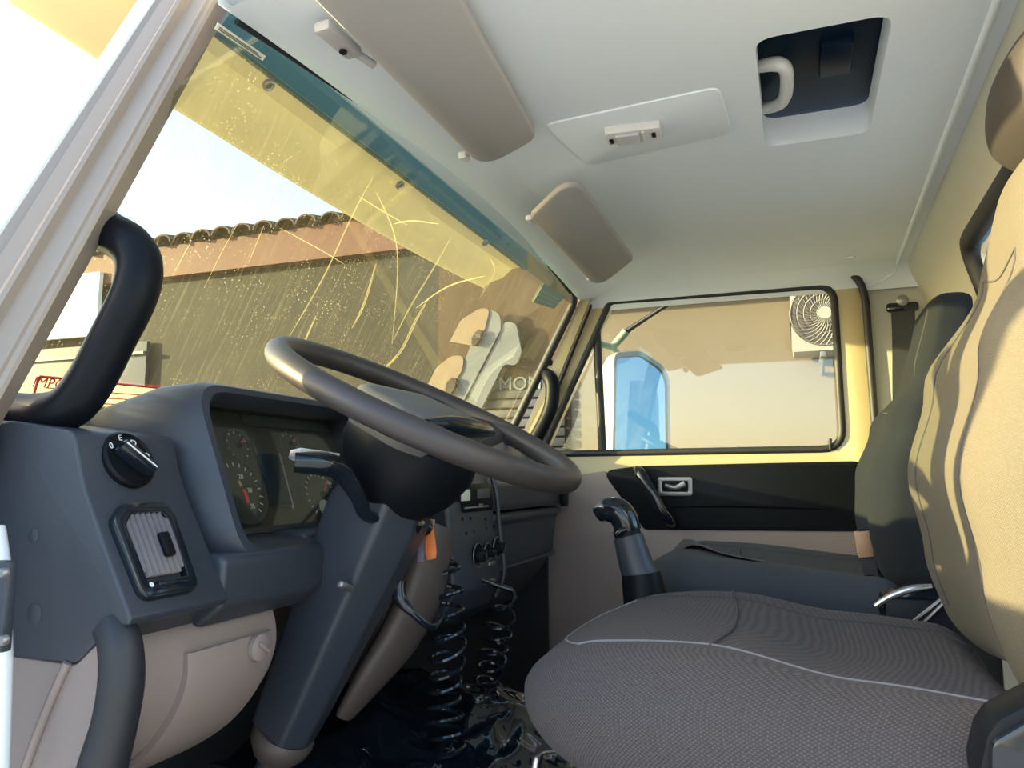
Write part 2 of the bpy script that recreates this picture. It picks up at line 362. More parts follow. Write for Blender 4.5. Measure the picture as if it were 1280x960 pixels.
# rear wall with the rear window
wcx = [(1209, 288), (1258, 200), (1229, 385)]
zt_w, x_w = 0.50, 1.83
def rw(v): return Vector((v.x, YR(v.x, v.z)+(v.y), v.z))
zs = [0.70, 0.66, 0.62, 0.58, 0.54, 0.50, 0.35, 0.15, 0.0, -0.3, -0.76]
win_loop = rpoly([(0.80, -0.02), (x_w, -0.02), (x_w, zt_w), (0.80, zt_w)], 0.05, 6)
# built as vertical strips of quads around the window loop so the wall keeps its curve
def wallgrid(name, xa, xb, za, zb, nx, nz, mat, parent=None, off=0.0, pred=None):
    vs, fs = [], []
    for j in range(nz+1):
        for i in range(nx+1):
            x_ = xa+(xb-xa)*i/nx; z_ = za+(zb-za)*j/nz; vs.append((x_, YR(x_, z_)+off, z_))
    for j in range(nz):
        for i in range(nx):
            if pred is None or pred(xa+(xb-xa)*(i+.5)/nx, za+(zb-za)*(j+.5)/nz):
                a = j*(nx+1)+i; fs.append((a, a+1, a+nx+2, a+nx+1))
    return mobj(name, vs, fs, mat, parent)
def in_win(x_, z_): return .80 < x_ < x_w and -0.02 < z_ < zt_w
wr = wallgrid('wall_rear', 0.56, 2.515, -0.78, 0.70, 193, 74, M['wallpaint'], pred=lambda a, b: not in_win(a, b))
tag(wr, 'pale green grey rear panel of the cab', 'wall', kind='structure')
for (px, py) in ((1211, 88), (1157, 212)):
    p = at(px, py, y=-.30); p = at(px, py, y=YR(p.x, min(p.z, .66))+.002); p.z = min(p.z, .64)
    box('trim_slot', p+Vector((0, -.002, 0)), (0.030, 0.008, 0.009), M['greymetal'], wr, bevel=0.003)
rwn = thing('window_2', 'rear cab window in a black rubber seal', 'window', kind='structure')
lp = [Vector((a, YR(a, b)+.004, b)) for a, b in win_loop]
sweep('seal', lp, 0.020, M['rubber'], rwn, closed=True, n=10)
sweep('inner_frame', [Vector((a, YR(a, b)-.012, b)) for a, b in rrect((.80+x_w)/2, (zt_w-.02)/2, x_w-.80-.055, zt_w+.02-.055, .04, 6)], 0.010, M['white'], rwn, closed=True, n=8)
wallgrid('pane', 0.80, x_w, -0.02, zt_w, 12, 10, M['rearglass'], rwn, off=-0.014)

# cab floor, front bulkhead, tunnel
fl = box('floor', (1.52, 0.30, -0.79), (1.95, 1.75, 0.04), M['carpet'], bevel=0); tag(fl, 'dark floor of the cab', 'floor', kind='structure')
wf = thing('wall_front', 'dark bulkhead below the windshield', 'wall', kind='structure')
plate('bulkhead_panel', [(0.58, -.78), (2.50, -.78), (2.50, .10), (0.58, .10)], [], (0, 1.06, 0), X, Z, -0.03, M['carpet'], wf)
plate('cowl_panel', [(0.58, .955), (2.46, .955), (2.46, 1.09), (0.58, 1.09)], [], (0, 0, .085), X, Y, 0.02, M['carpet'], wf)
tn = thing('engine_tunnel', 'dark engine cover hump between the two seats', 'engine cover')
prism('cover', rpoly([(-.42, -.76), (.93, -.76), (.93, -.60), (.55, -.62), (-.42, -.52)], .05), 1.30, 1.66, M['carpet'], tn, bevel=0.03)

# windshield
ws = thing('window_1', 'dusty scratched windshield with a green shade band along its top', 'window', kind='structure')
def wsgrid(name, s0, s1, mat, nz, off=0.0):
    vs, fs = [], []; nx = 30
    for j in range(nz+1):
        zn = s0+(s1-s0)*j/nz
        tum = max(0, min(1, (zn-.1)/.52))
        xa, xb = 0.63+0.12*tum, 2.435
        for i in range(nx+1):
            x_ = xa+(xb-xa)*i/nx; z_ = zn+(ZT(x_)-.62 if zn > .60 else 0); vs.append((x_, YW(x_, z_)+off, z_))
    for j in range(nz):
        for i in range(nx):
            a = j*(nx+1)+i; fs.append((a, a+1, a+nx+2, a+nx+1))
    return mobj(name, vs, fs, mat, ws)
wsgrid('pane', 0.10, 0.580, M['wind'], 12)
wsgrid('shade_band', 0.580, 0.63, M['band'], 1)
sweep('seal', cr([Vector((2.42, YW(2.42, z_)-.010, z_)) for z_ in (.02, .12, .22, .34, .46, .56)]+[Vector((2.412, YW(2.4, .59)-.008, .590)), Vector((2.385, YW(2.38, .606)-.005, .606)), Vector((2.30, YW(2.3, .612)-.004, .612))], 4), [.015, .015, .015, .015, .015, .014, .012, .007, .004], M['rubber'], ws, n=10)
sweep('header_seal', [Vector((x_, YW(x_, ZT(x_))-.001, ZT(x_)-.004)) for x_ in [.76+.08*k for k in range(21)]], 0.004, M['rubber'], ws, n=8)

def wspt(px, py, off=-.003):
    v = ray(px, py); t = 1.2
    for _ in range(40):
        p = v*t; t += (YW(p.x, p.z)+off-p.y)/(v.y+.527*v.z)
    return v*t
M['streak'] = bpy.data.materials.new('dried wiper streak'); M['streak'].use_nodes = True
_t = M['streak'].node_tree; _tl = _t.nodes.new('ShaderNodeBsdfTranslucent'); _tl.inputs[0].default_value = (.75, .68, .36, 1)
_tr = _t.nodes.new('ShaderNodeBsdfTransparent'); _mx = _t.nodes.new('ShaderNodeMixShader'); _mx.inputs[0].default_value = .18
_t.links.new(_tr.outputs[0], _mx.inputs[1]); _t.links.new(_tl.outputs[0], _mx.inputs[2]); _t.links.new(_mx.outputs[0], _t.nodes['Material Output'].inputs[0])
for pts, r_ in (([(466, 222), (440, 270), (405, 345), (362, 420)], .0014), ([(470, 240), (492, 290), (497, 340), (490, 430)], .0012),
                ([(563, 298), (545, 330), (512, 385), (492, 425)], .0016), ([(492, 280), (515, 276), (548, 280)], .0014), ([(448, 245), (475, 262), (510, 282)], .0008),
                ([(612, 322), (618, 340), (600, 372)], .0012), ([(605, 345), (560, 358), (520, 385)], .0018), ([(536, 372), (520, 400), (500, 440), (470, 470)], .0030),
                ([(470, 330), (455, 380), (440, 410)], .0022), ([(300, 275), (280, 310), (255, 360)], .0006), ([(330, 282), (310, 330)], .0006), ([(240, 300), (215, 345)], .0006),
                ([(350, 285), (400, 312), (430, 330)], .0006), ([(395, 395), (380, 430), (370, 470)], .0018)):
    sweep('wiper_streak', [wspt(a.x, a.y) for a in cr([(p[0], p[1], 0) for p in pts], 6)], [r_*.4, r_, r_, r_*.4], M['streak'], ws, n=6)
# driver-side pillar: folded sheet metal seen from the open doorway
p1 = thing('trim_1', 'grey folded metal windshield pillar beside the open driver doorway', 'pillar', kind='structure')
Rt, Rb = at(272, 0, x=.74), at(0, 500, x=.60); Lt, Lb = at(190, 0, x=.70), at(0, 290, x=.60)
ax_ = (Rt-Rb).normalized()
Lb = Lb-(Lt-Lb).normalized()*0.22; Lb = Lb+Vector((0, 0, 0))
def pil(t):  # t 0 bottom 1 top, extended both ways
    return Rb+(Rt-Rb)*t, Lb+(Lt-Lb)*t
uprof = [(0, -.035), (0, 0), (.04, .003), (.10, .003), (.13, .006), (.40, .002), (.46, .012), (.52, .013), (.58, .008), (.80, .007), (.83, .002), (.97, .002), (1.0, 0), (1.0, -.035)]
rings = []
for t in (-0.45, -0.1, .2, .5, .8, 1.0, 1.12):
    R_, L_ = pil(t); nn = (L_-R_).cross(ax_); nn.normalize()
    if nn.dot(-R_) < 0: nn = -nn
    rings.append([R_+(L_-R_)*u+nn*h for u, h in uprof])
loft('pillar_skin', rings, M['pillar'], p1, angle=25)
R0, L0 = pil(-.45); R1, L1 = pil(1.12); oo = (L0-R0).normalized()
sweep('weather_strip', [L0+oo*.008, L1+oo*.004], 0.009, M['white'], p1, n=10)
sweep('gutter_seal', [R0-oo*.001+Vector((0, .012, 0)), R1-oo*.001+Vector((0, .012, 0))], 0.005, M['white'], p1, n=8)

plate('jamb_sun_block', [(.565, -.78), (.622, -.78), (.622, .06), (.565, .10)], [], (0, .885, 0), X, Z, -.10, M['dash'], p1)  # added block, nearly out of view, closes the sun gap beside the door
# passenger pillar
p2 = thing('trim_2', 'cream painted windshield pillar on the passenger side', 'pillar', kind='structure')
def ppl(px, py, x_): return at(px, py, x=x_)
a0, a1 = at(728, 372, x=2.455), at(649, 556, x=2.455); b0, b1 = at(747, 374, x=2.462), at(684, 556, x=2.462)
ext0 = (a0-a1).normalized()*.05; ext1 = (a1-a0).normalized()*.35
def strip(name, q0, q1, r0, r1, th, mat, par, bevel=.004):
    n_ = (q1-q0).cross(r0-q0).normalized()*th
    vs = [q0, q1, r1, r0, q0+n_, q1+n_, r1+n_, r0+n_]
    return mobj(name, vs, [(0,1,2,3),(4,7,6,5),(0,4,5,1),(1,5,6,2),(2,6,7,3),(3,7,4,0)], mat, par, bevel=bevel)
k_ = .62
c0, c1 = a0.lerp(b0, k_), a1.lerp(b1, k_)
strip('pillar_face', a0+ext0, a1+ext1, c0+ext0, c1+ext1, .03, M['cream'], p2)
d0, d1 = a0.lerp(b0, k_+.06), a1.lerp(b1, k_+.06)
sweep('pillar_gap', [c0.lerp(d0, .5)+ext0*.3+X*.01, c1.lerp(d1, .5)+ext1+X*.01], .006, M['rubber'], p2, n=8)
box('pillar_plug', at(687, 453, x=2.44), (.012, .022, .022), M['rubber'], p2, bevel=.005)
# passenger door with window
dr = thing('door_1', 'cream passenger door with black trim panel and wide window', 'door', kind='structure')
def yz(px, py, x_=D): p = at(px, py, x=x_); return (p.y, p.z)
win = [yz(677, 568), yz(762, 378), yz(1042, 357), yz(1054, 561)]
outer = [yz(650, 600), yz(656, 560), yz(737, 378), yz(748, 374), yz(1050, 343), yz(1076, 360), yz(1100, 620), (-.20, -.78), (.95, -.78), (.90, -.2)]
wl = rpoly(win, [.015, .03, .055, .06], 6)
plate('frame', outer, [wl], (D, 0, 0), Y, Z, 0.05, M['cream'], dr, bev=0.004)
sweep('window_seal', [Vector((D-.001, a, b)) for a, b in wl], 0.0115, M['rubber'], dr, closed=True, n=10)
dv0, dv1 = at(744, 398, x=D), at(752, 566, x=D)
sweep('divider', [dv0+X*.012, dv1+X*.012], 0.014, M['rubber'], dr, n=10)
pf = plate('quarter_pane', [yz(677, 568), yz(744, 405), yz(752, 566)], [], (D+.028, 0, 0), Y, Z, .004, M['glass'], dr)
plate('main_pane', [yz(752, 566), yz(744, 390), yz(762, 378), yz(1045, 356), yz(1056, 563)], [], (D+.028, 0, 0), Y, Z, .004, M['glass'], dr)
sweep('lock_pin', [at(1038, 562, x=D-.012), at(1038, 548, x=D-.012)], [.003, .0045], M['rubber'], dr, n=8)
# inner trim
ul = [yz(757, 590), yz(800, 584), yz(1075, 578), yz(1075, 662), yz(808, 660)]
tp = plate('upper_trim', rpoly(ul, [.02, .03, .02, .02, .02]), [], (D-.022, 0, 0), Y, Z, .028, M['black'], dr, bev=.004)
sweep('trim_crease', cr([at(835, 634, x=D-.022), at(900, 632, x=D-.024), at(980, 634, x=D-.024), at(1062, 637, x=D-.022)], 4), [.004, .010, .008, .003], M['black'], tp, n=8, flat=.6)
plate('lower_trim', rpoly([yz(690, 600), yz(757, 590), yz(806, 662), yz(1075, 664), (-.15, -.74), (.93, -.74), (.86, -.2)], .01), [], (D-.016, 0, 0), Y, Z, .022, M['doorb'], dr, bev=.003)
ph = cr([at(794, 588, x=D-.03), at(800, 592, x=D-.06), at(812, 612, x=D-.075), at(828, 640, x=D-.075), at(838, 652, x=D-.06), at(842, 656, x=D-.03)], 5)
sweep('pull_strap', ph, [.016, .019, .019, .017, .017, .016], M['gloss'], dr, n=12, flat=.6, nrm=(1, 0, 0))
lo = at(844, 608, x=D-.026)
lb_ = plate('latch_bezel', rrect(lo.y, lo.z, .105, .055, .008), [rrect(lo.y, lo.z, .085, .037, .006)], (D-.030, 0, 0), Y, Z, .012, M['greymetal'], dr, bev=.002)
plate('latch_recess', rrect(lo.y, lo.z, .090, .042, .006), [], (D-.0225, 0, 0), Y, Z, .002, M['tan'], lb_)
sweep('latch_lever', cr([Vector((D-.034, lo.y+.03, lo.z+.004)), Vector((D-.036, lo.y, lo.z-.004)), Vector((D-.036, lo.y-.032, lo.z+.008))], 4), [.006, .007, .011], M['greymetal'], lb_, n=10, flat=.5, nrm=(1, 0, 0))
# B pillar skin and door seal
p3 = thing('trim_3', 'pale green grey pillar behind the passenger door', 'pillar', kind='structure')
plate('pillar_panel', [(-.17, -.78), (-.60, -.78), (-.60, .62), (-.12, .62)], [], (D+.02, 0, 0), Y, Z, .03, M['wallpaint'], p3)
sweep('door_seal', cr([at(1028, 341, x=2.46), at(1050, 339, x=2.455), at(1070, 347, x=2.455), at(1081, 372, x=2.455), at(1086, 430, x=2.455), at(1093, 520, x=2.455), at(1104, 660, x=2.455), at(1110, 760, x=2.455)], 6), .011, M['rubber'], p3, n=10)
# driver door swung open in front of the doorway, only its edge shows
dd = thing('door_2', 'white driver door edge at the open doorway with its hinge', 'door', kind='structure')
plate('door_shell', [(-.36, -.78), (.60, -.78), (.60, .10), (.50, .14), (.34, .60), (-.25, .63), (-.36, .55)], [rpoly([(-.29, .10), (.44, .10), (.29, .55), (-.22, .57), (-.29, .50)], .03)], (0, .90, 0), X, Z, -.06, M['white'], dd)
e0, e1 = at(-6, 690, x=.56), at(2, 965, x=.56)
sweep('door_edge', [at(-8, 660, x=.57), at(-2, 700, x=.57), at(1, 830, x=.57), at(-4, 980, x=.57)], .011, M['white'], dd, n=10)
hb = box('hinge', at(3, 757, x=.55), (.012, .022, .088), M['dash'], dd, bevel=.003)
for py in (716, 800):
    c = at(4, py, x=.541); lathe('bolt', [(0, -.003), (.0042, -.003), (.0055, 0), (.0055, .003), (0, .003)], c, X, M['greymetal'], hb, n=10)

# ================================================================== DASHBOARD
da = thing('dashboard', 'dark plastic truck dashboard with instrument binnacle, vent and centre stack', 'dashboard')
# left module
lm_prof = rpoly([(.985, -.20), (.985, .06), (.86, .066), (.757, .052), (.742, 0), (.700, -.075), (.655, -.152), (.690, -.160), (.731, -.198)], [0, .02, .03, .02, .2, .2, .008, .02, .02], 4)
lm = prism('end_module', lm_prof, .625, .772, M['dash'], da, bevel=.007, seg=3)
for (px, py, r_) in ((39, 670, .0085), (40, 768, .0115)):
    c = at(px, py, x=.622); lathe('blank_plug', [(0, .006), (r_, .006), (r_, .0025), (r_*.85, .0018), (0, .0016)], c, X, M['dash'], lm, n=18)
def facey(x_, z_):     # y of the left module's face towards the driver
    pts = [(.06, .757), (.0, .742), (-.075, .700), (-.152, .655)]
    for (za, ya), (zb, yb) in zip(pts, pts[1:]):
        if z_ >= zb: return ya+(yb-ya)*(za-z_)/(za-zb)
    return .655
def onface(px, py, off=0.0):
    v = ray(px, py); t = .9
    for _ in range(30):
        p = v*t; t += (facey(p.x, p.z)-off-p.y)/v.y
    return v*t
# light switch
swc = onface(160, 575); sn = Vector((0, -.9, .43)).normalized(); su = X; sv = sn.cross(su)*1
sw = lathe('light_switch', [(0, -.004), (.036, -.004), (.036, .003), (.033, .006), (.030, .003), (0, .003)], swc, sn, M['black'], da, n=32)
sv = (Z-sn*Z.dot(sn)).normalized()
Rk = Matrix((su*math.cos(-.75)+sv*math.sin(-.75), sn, (su*math.cos(-.75)+sv*math.sin(-.75)).cross(sn))).transposed()
box('switch_knob', swc+sn*.012-sv*.004, (.050, .020, .016), M['gloss'], sw, bevel=.004, R=Rk)
box('pointer_line', swc+sn*.0225-sv*.004, (.046, .001, .0016), M['wht'], sw, bevel=0, R=Rk)
for s_, (du, dvv) in (('0', (-.022, .016)), ('E', (-.006, .027)), ('D', (.012, .021)), ('O', (.026, .004))):
    text('symbol', s_, swc+su*du+sv*dvv+sn*.004, su, sv, .011, M['wht'], sw)
# vent
vc = onface(189, 688); vn = Vector((0, -.86, .5)).normalized(); vn = Vector((0, -math.cos(math.radians(29)), math.sin(math.radians(29)))); vv = (Z-vn*Z.dot(vn)).normalized()
vloop = [Vector((p.x*.74, p.y*.76)) for p in rpoly([(-.048, -.068), (.046, -.068), (.050, .045), (.040, .066), (-.030, .066), (-.052, .045)], .016, 5)]
vent = thing('tmpvent')
bpy.data.objects.remove(vent)
vf = plate('air_vent', [(a*1.10, b*1.08) for a, b in vloop], [[(a*.90, b*.90) for a, b in vloop]], vc-vn*.004, X, vv, .012, M['gloss'], da, bev=.003)
plate('vent_well', [(a*.95, b*.95) for a, b in vloop], [], vc-vn*.004, X, vv, -.002, M['black'], vf)
for k in range(8):
    u = -.029+.0080*k
    hh = .086 if 0 < k < 7 else .074
    Rl = Matrix((X*.75+vn*.66, (X*.75+vn*.66).cross(vv), vv)).transposed()
    box('louvre', vc+X*u+vn*.006+vv*.006, (.0105, .0025, hh*.92), M['louv'], vf, bevel=.001, R=Rl)
box('vent_tab', vc+X*.010+vn*.014+vv*.0, (.014, .008, .030), M['black'], vf, bevel=.003, R=Matrix((X, vn, vv)).transposed())
box('thumb_wheel', vc+X*.004+vn*.008-vv*.044, (.044, .010, .008), M['gloss'], vf, bevel=.003, R=Matrix((X, vn, vv)).transposed())
lathe('wheel_mark', [(0, 0), (.003, 0), (.003, .001), (0, .001)], vc-X*.027+vn*.010-vv*.044, vn, M['wht'], vf, n=10)

# binnacle hood: rings of rounded rectangles from the windshield side to the lip and back inside
def bring(x0, x1, z0, z1, yc, tilt, r_):
    return [Vector((a, yc+tilt*b, b)) for a, b in rpoly([(x0, z0), (x1, z0), (x1, z1), (x0, z1)], r_, 6)]
TL = .41
rings = [bring(.762, 1.33, -.115, .075, .98, .0, .05), bring(.764, 1.32, -.115, .105, .88, .15, .06), bring(.775, 1.30, -.118, .128, .785, .3, .06),
         bring(.803, 1.285, -.118, .134, .725, TL, .055), bring(.810, 1.277, -.112, .130, .712, TL, .052), bring(.822, 1.265, -.100, .121, .712, TL, .048),
         bring(.834, 1.255, -.092, .112, .728, TL, .042), bring(.850, 1.240, -.086, .104, .775, TL, .035), bring(.856, 1.236, -.084, .102, .800, TL, .03)]
bh = loft('binnacle_hood', rings, M['dash'], da, caps=False)
cn = Vector((0, -1, TL)).normalized(); cv = (Z-cn*Z.dot(cn)).normalized(); CO = Vector((1.045, .795+TL*.01, .01))
cl = plate('instrument_cluster', rrect(0, 0, .392, .200, .03), [], CO, X, cv, -.006, M['gaugeb'], da)
def onc(px, py, off=.002): return onpl(px, py, CO+cn*off, cn)
def gauge(px, py, r_, needle=None, big=False):
    c = onc(px, py, .001)
    lathe('gauge_face', [(0, 0), (r_, 0), (r_, .004), (r_*1.08, .006), (r_*1.12, 0), (r_*1.12, -.002)] if True else [], c, cn, M['gauge'], cl, n=32)
    if needle:
        a = math.radians(needle); dvec = X*math.cos(a)+cv*math.sin(a)
        Rn = Matrix((dvec, cn, dvec.cross(cn))).transposed()
        ll = r_*.85
        box('needle', c+dvec*ll*.35+cn*.006, (ll, .0015, .003), M['red'], cl, bevel=0, R=Rn)
        lathe('needle_cap', [(0, .004), (r_*.16, .004), (r_*.16, .008), (0, .009)], c, cn, M['black'], cl, n=14)
    nt_ = 9 if not big else 17
    for k in range(nt_):
        a = math.radians(225-270*k/(nt_-1)); dvec = X*math.cos(a)+cv*math.sin(a)
        Rn = Matrix((dvec, cn, dvec.cross(cn))).transposed()
        box('tick', c+dvec*r_*.88+cn*.0015, (r_*.13, .0008, .0016), M['wht'], cl, bevel=0, R=Rn)
    return c
g1 = gauge(296, 558, .026, 35); g2 = gauge(361, 556, .022, 35)
g3 = gauge(300, 615, .050, None, True); g4 = gauge(401, 620, .046, 48, True)
g5 = onc(406, 635, .003); lathe('gauge_ring', [(.014, 0), (.0148, 0), (.0148, .002), (.014, .002)], g5, cn, M['wht'], cl, n=24)
box('needle', g5+cn*.003+X*.003+cv*.002, (.016, .001, .002), M['red'], cl, bevel=0, R=Matrix(((X+cv*.9).normalized(), cn, (X+cv*.9).normalized().cross(cn))).transposed())
for s_, (px, py), sz in (('20', (301, 596), .011), ('30', (312, 613), .011), ('35', (316, 633), .011), ('100', (412, 604), .008), ('120', (417, 614), .008), ('140', (418, 624), .008)):
    text('numeral', s_, onc(px, py, .0035), X, cv, sz, M['wht'], cl)
sweep('red_arc', cr([onc(304, 612, .003), onc(308, 620, .003), onc(310, 629, .003)], 4), .003, M['redmark'], cl, n=6)
sweep('amber_arc', cr([onc(298, 601, .003), onc(302, 608, .003)], 4), .002, M['amber'], cl, n=6)
c = onc(344, 600, .003); plate('display_screen', rrect(0, 0, .058, .088, .006), [], c, X, cv, .002, M['lcd'], cl)
c = onc(327, 556, .002); plate('display_strip', rrect(0, 0, .050, .042, .006), [], c, X, cv, .002, M['gauge'], cl)
c = onc(356, 530, .002); plate('warning_strip', rrect(0, 0, .22, .020, .005), [], c, X, cv, .002, M['gauge'], cl)
sweep('cluster_rib', [onc(349, 568, .004), onc(367, 636, .004)], .0022, M['greymetal'], cl, n=6)
plate('cluster_lens', rrect(0, 0, .388, .196, .03), [], CO+cn*.022, X, cv, .002, M['glass'], cl)
# dash below the binnacle and dash top pad
prism('lower_fascia', rpoly([(.665, -.095), (.90, -.10), (.90, -.19), (.70, -.185), (.668, -.16)], .015), .77, .985, M['dash'], da, bevel=.008)
fe = [at(332, 668, x=.985), at(336, 700, x=.985), at(326, 720, x=.985)]
prism('column_bracket', rpoly([(.70, -.08), (.95, -.08), (.95, -.185), (.715, -.195), (.69, -.15)], .02), .985, 1.20, M['dash'], da, bevel=.01)
prism('top_pad', rpoly([(.80, .05), (.86, .085), (.95, .12), (1.00, .135), (1.03, .05)], .02), 1.27, 2.42, M['dash'], da, bevel=.01)
prism('top_pad_left', rpoly([(.80, .03), (.83, .060), (.90, .070), (.93, .072), (.98, .03)], .02), .63, .80, M['dash'], da, bevel=.01)
# beige knee panel with cover
kp = [(.735, -.172), (.712, -.178), (.700, -.205), (.700, -.24), (.720, -.285), (.765, -.335), (.84, -.380), (.92, -.41), (1.02, -.44), (1.04, -.20)]
kn = prism('knee_panel', cr([(a, b, 0) for a, b in kp[:9]], 3)+[Vector((1.04, -.20, 0))], .655, .925, M['beige'], da, bevel=.008)
ck = cr([(a-.008, b-.004, 0) for a, b in kp[2:8]], 5)
vs, fs = [], []
cov = [[Vector((x_, p.x+o_, p.y)) for p in ck] for x_, o_ in ((.745, .012), (.745, 0), (.753, -.003), (.892, -.003), (.900, 0), (.900, .012))]
kc = loft('fuse_cover', cov, M['beige'], kn, caps=False, closed_ring=False, angle=30)
lc = at(291, 806, x=.865); lc = Vector((.865, .683, lc.z))
lathe('cover_latch', [(0, .006), (.012, .006), (.018, .003), (.018, -.004), (0, -.004)], lc, -Y, M['beige'], kn, n=18)
box('latch_grip', lc+Vector((0, -.008, 0)), (.024, .006, .006), M['beige'], kn, bevel=.002, R=Matrix.Rotation(.6, 3, 'Y'))
kk = prism('kick_panel', rpoly([(.695, -.165), (.676, -.25), (.690, -.34), (.74, -.50), (.98, -.60), (.98, -.195), (.735, -.200)], .015), .628, .66, M['beige'], da, bevel=.01)
sweep('panel_fold', cr([at(85, 828, x=.626), at(66, 870, x=.626), at(48, 915, x=.626), at(30, 965, x=.626)], 4), .005, M['beige'], kk, n=8)
# centre stack
sp = [(.640, .045), (.622, -.02), (.612, -.10), (.598, -.215), (.625, -.265), (.72, -.30), (1.0, -.30), (1.0, .07), (.70, .075)]
st = prism('centre_stack', rpoly(sp, [.02, .3, .3, .02, .02, .02, 0, 0, .03], 3), 1.305, 1.535, M['dash'], da, bevel=.008)
def sface(z_):
    return .622-(.02+z_ if z_ < -.02 else 0)*-.10-(0 if z_ > -.1 else (-.1-z_)*.03)
def onst(px, py, off=0.0):
    v = ray(px, py); t = 1.4
    for _ in range(20):
        p = v*t; t += (.622+.12*(p.z+.02)-off-p.y)/v.y
    return v*t
rc = onst(597, 622, .004)
rd = box('radio', rc+Y*.02, (.155, .05, .056), M['black'], st, bevel=.005)
for nm, (px, py), s_, mt in (('radio_display', (582, 619), (.040, .004, .022), 'paper'), ('radio_button', (601, 632), (.020, .004, .008), 'signb'), ('radio_panel', (604, 617), (.065, .004, .020), 'gauge'), ('cassette_slot', (596, 634), (.12, .004, .004), 'greymetal')):
    c = onst(px, py, .012); box(nm, c, s_, M[mt], st, bevel=.0015)
for (px, py) in ((578, 649), (588, 648), (607, 649), (583, 667), (593, 665), (608, 660), (617, 658)):
    c = onst(px, py, .001); lathe('switch_hole', [(0, .001), (.0035, .001), (.0035, -.002), (0, -.002)], c, -Y, M['gloss'], st, n=8)
for (px, py, r_) in ((596, 694, .023), (608, 690, .018), (620, 684, .021)):
    c = onst(px, py, .001)
    kb = lathe('heater_knob', [(r_*1.0, -.002), (r_*1.06, .002), (r_*.98, .003), (r_*.95, .001), (r_*.62, .002), (r_*.55, .018), (0, .020)], c, -Y, M['gloss'], st, n=20)
    sweep('knob_ring', [c-Y*.003+(X*math.cos(2*math.pi*k/20)+Z*math.sin(2*math.pi*k/20))*r_*1.04 for k in range(20)], .0012, M['greymetal'], st, closed=True, n=6)
for (px, py, wd) in ((614, 704, .030), (612, 727, .050)):
    box('slider', onst(px, py, .004), (wd, .008, .008), M['greymetal'], st, bevel=.002)
sweep('stack_edge', cr([Vector((1.536, .635, .04)), Vector((1.536, .612, -.03)), Vector((1.536, .603, -.11)), Vector((1.536, .592, -.20)), Vector((1.536, .612, -.25))], 5), .005, M['dash'], st, n=8)
# filler between column and stack, and brown duct below
prism('console_side', rpoly([(.66, .0), (.95, .0), (.95, -.36), (.70, -.36), (.655, -.2)], .03), 1.19, 1.30, M['brown2'], da, bevel=.02)
dct = cr([at(545, 660, x=1.26), at(528, 735, x=1.23), at(500, 795, x=1.20), at(465, 845, x=1.17), at(430, 895, x=1.15)], 5)
sweep('air_duct', dct, [.060, .066, .060, .046, .024], M['brown2'], da, n=18, flat=.5, nrm=(0, 1, .3))
# passenger side
pp = rpoly([(.735, .045), (.705, -.02), (.706, -.07), (.715, -.085), (.95, -.085), (.95, .06), (.80, .075)], [.03, .03, .02, .005, 0, 0, .03], 4)
prism('passenger_pad', pp, 1.535, 2.36, M['dash'], da, bevel=.008)
gl = rpoly([(.722, -.092), (.712, -.105), (.728, -.125), (.742, -.235), (.752, -.245), (.84, -.38), (.95, -.38), (.95, -.092)], [.006, .006, .006, .01, .01, .04, 0, 0], 4)
gb = prism('glove_box', gl, 1.545, 2.35, M['dash'], da, bevel=.008)
box('grab_ledge', Vector((1.95, .722, -.104)), (.80, .024, .018), M['dash'], da, bevel=.006)
box('glove_ledge', Vector((1.95, .738, -.236)), (.78, .020, .010), M['dash'], da, bevel=.004)
lathe('glove_lock', [(0, .004), (.012, .004), (.013, 0), (.013, -.004), (0, -.004)], Vector((1.72, .730, -.165)), -Y, M['gloss'], gb, n=16)
plate('footwell_side', [(.775, -.76), (1.05, -.76), (1.05, .05), (.775, -.12)], [], (2.39, 0, 0), Y, Z, .02, M['carpet'], wf)
plate('footwell_toe', [(1.66, -.76), (2.40, -.76), (2.40, -.10), (1.66, -.10)], [], (0, .96, 0), X, Z, -.02, M['carpet'], wf)
ve = plate('side_outlet', rrect(0, 0, .035, .075, .01), [], Vector((2.34, .704, -.05)), X, Z, .012, M['black'], da, bev=.003)

# ================================================================== STEERING
WC = Vector((1.04, .526, .099)); WT = math.radians(26); WR = .237
wa = Vector((0, -math.sin(WT), math.cos(WT)))      # wheel axis, towards the driver
wu = X.copy(); wv_ = Vector((0, math.cos(WT), math.sin(WT)))
sw_ = thing('steering_wheel', 'dark grey foam steering wheel with wide speckled horn pad', 'steering wheel')
sweep('rim', [WC+(wu*math.cos(2*math.pi*k/96)+wv_*math.sin(2*math.pi*k/96))*WR for k in range(96)], .0185, M['rim'], sw_, closed=True, n=18)
def inw(u, v, h): return WC+wu*u+wv_*v+wa*h
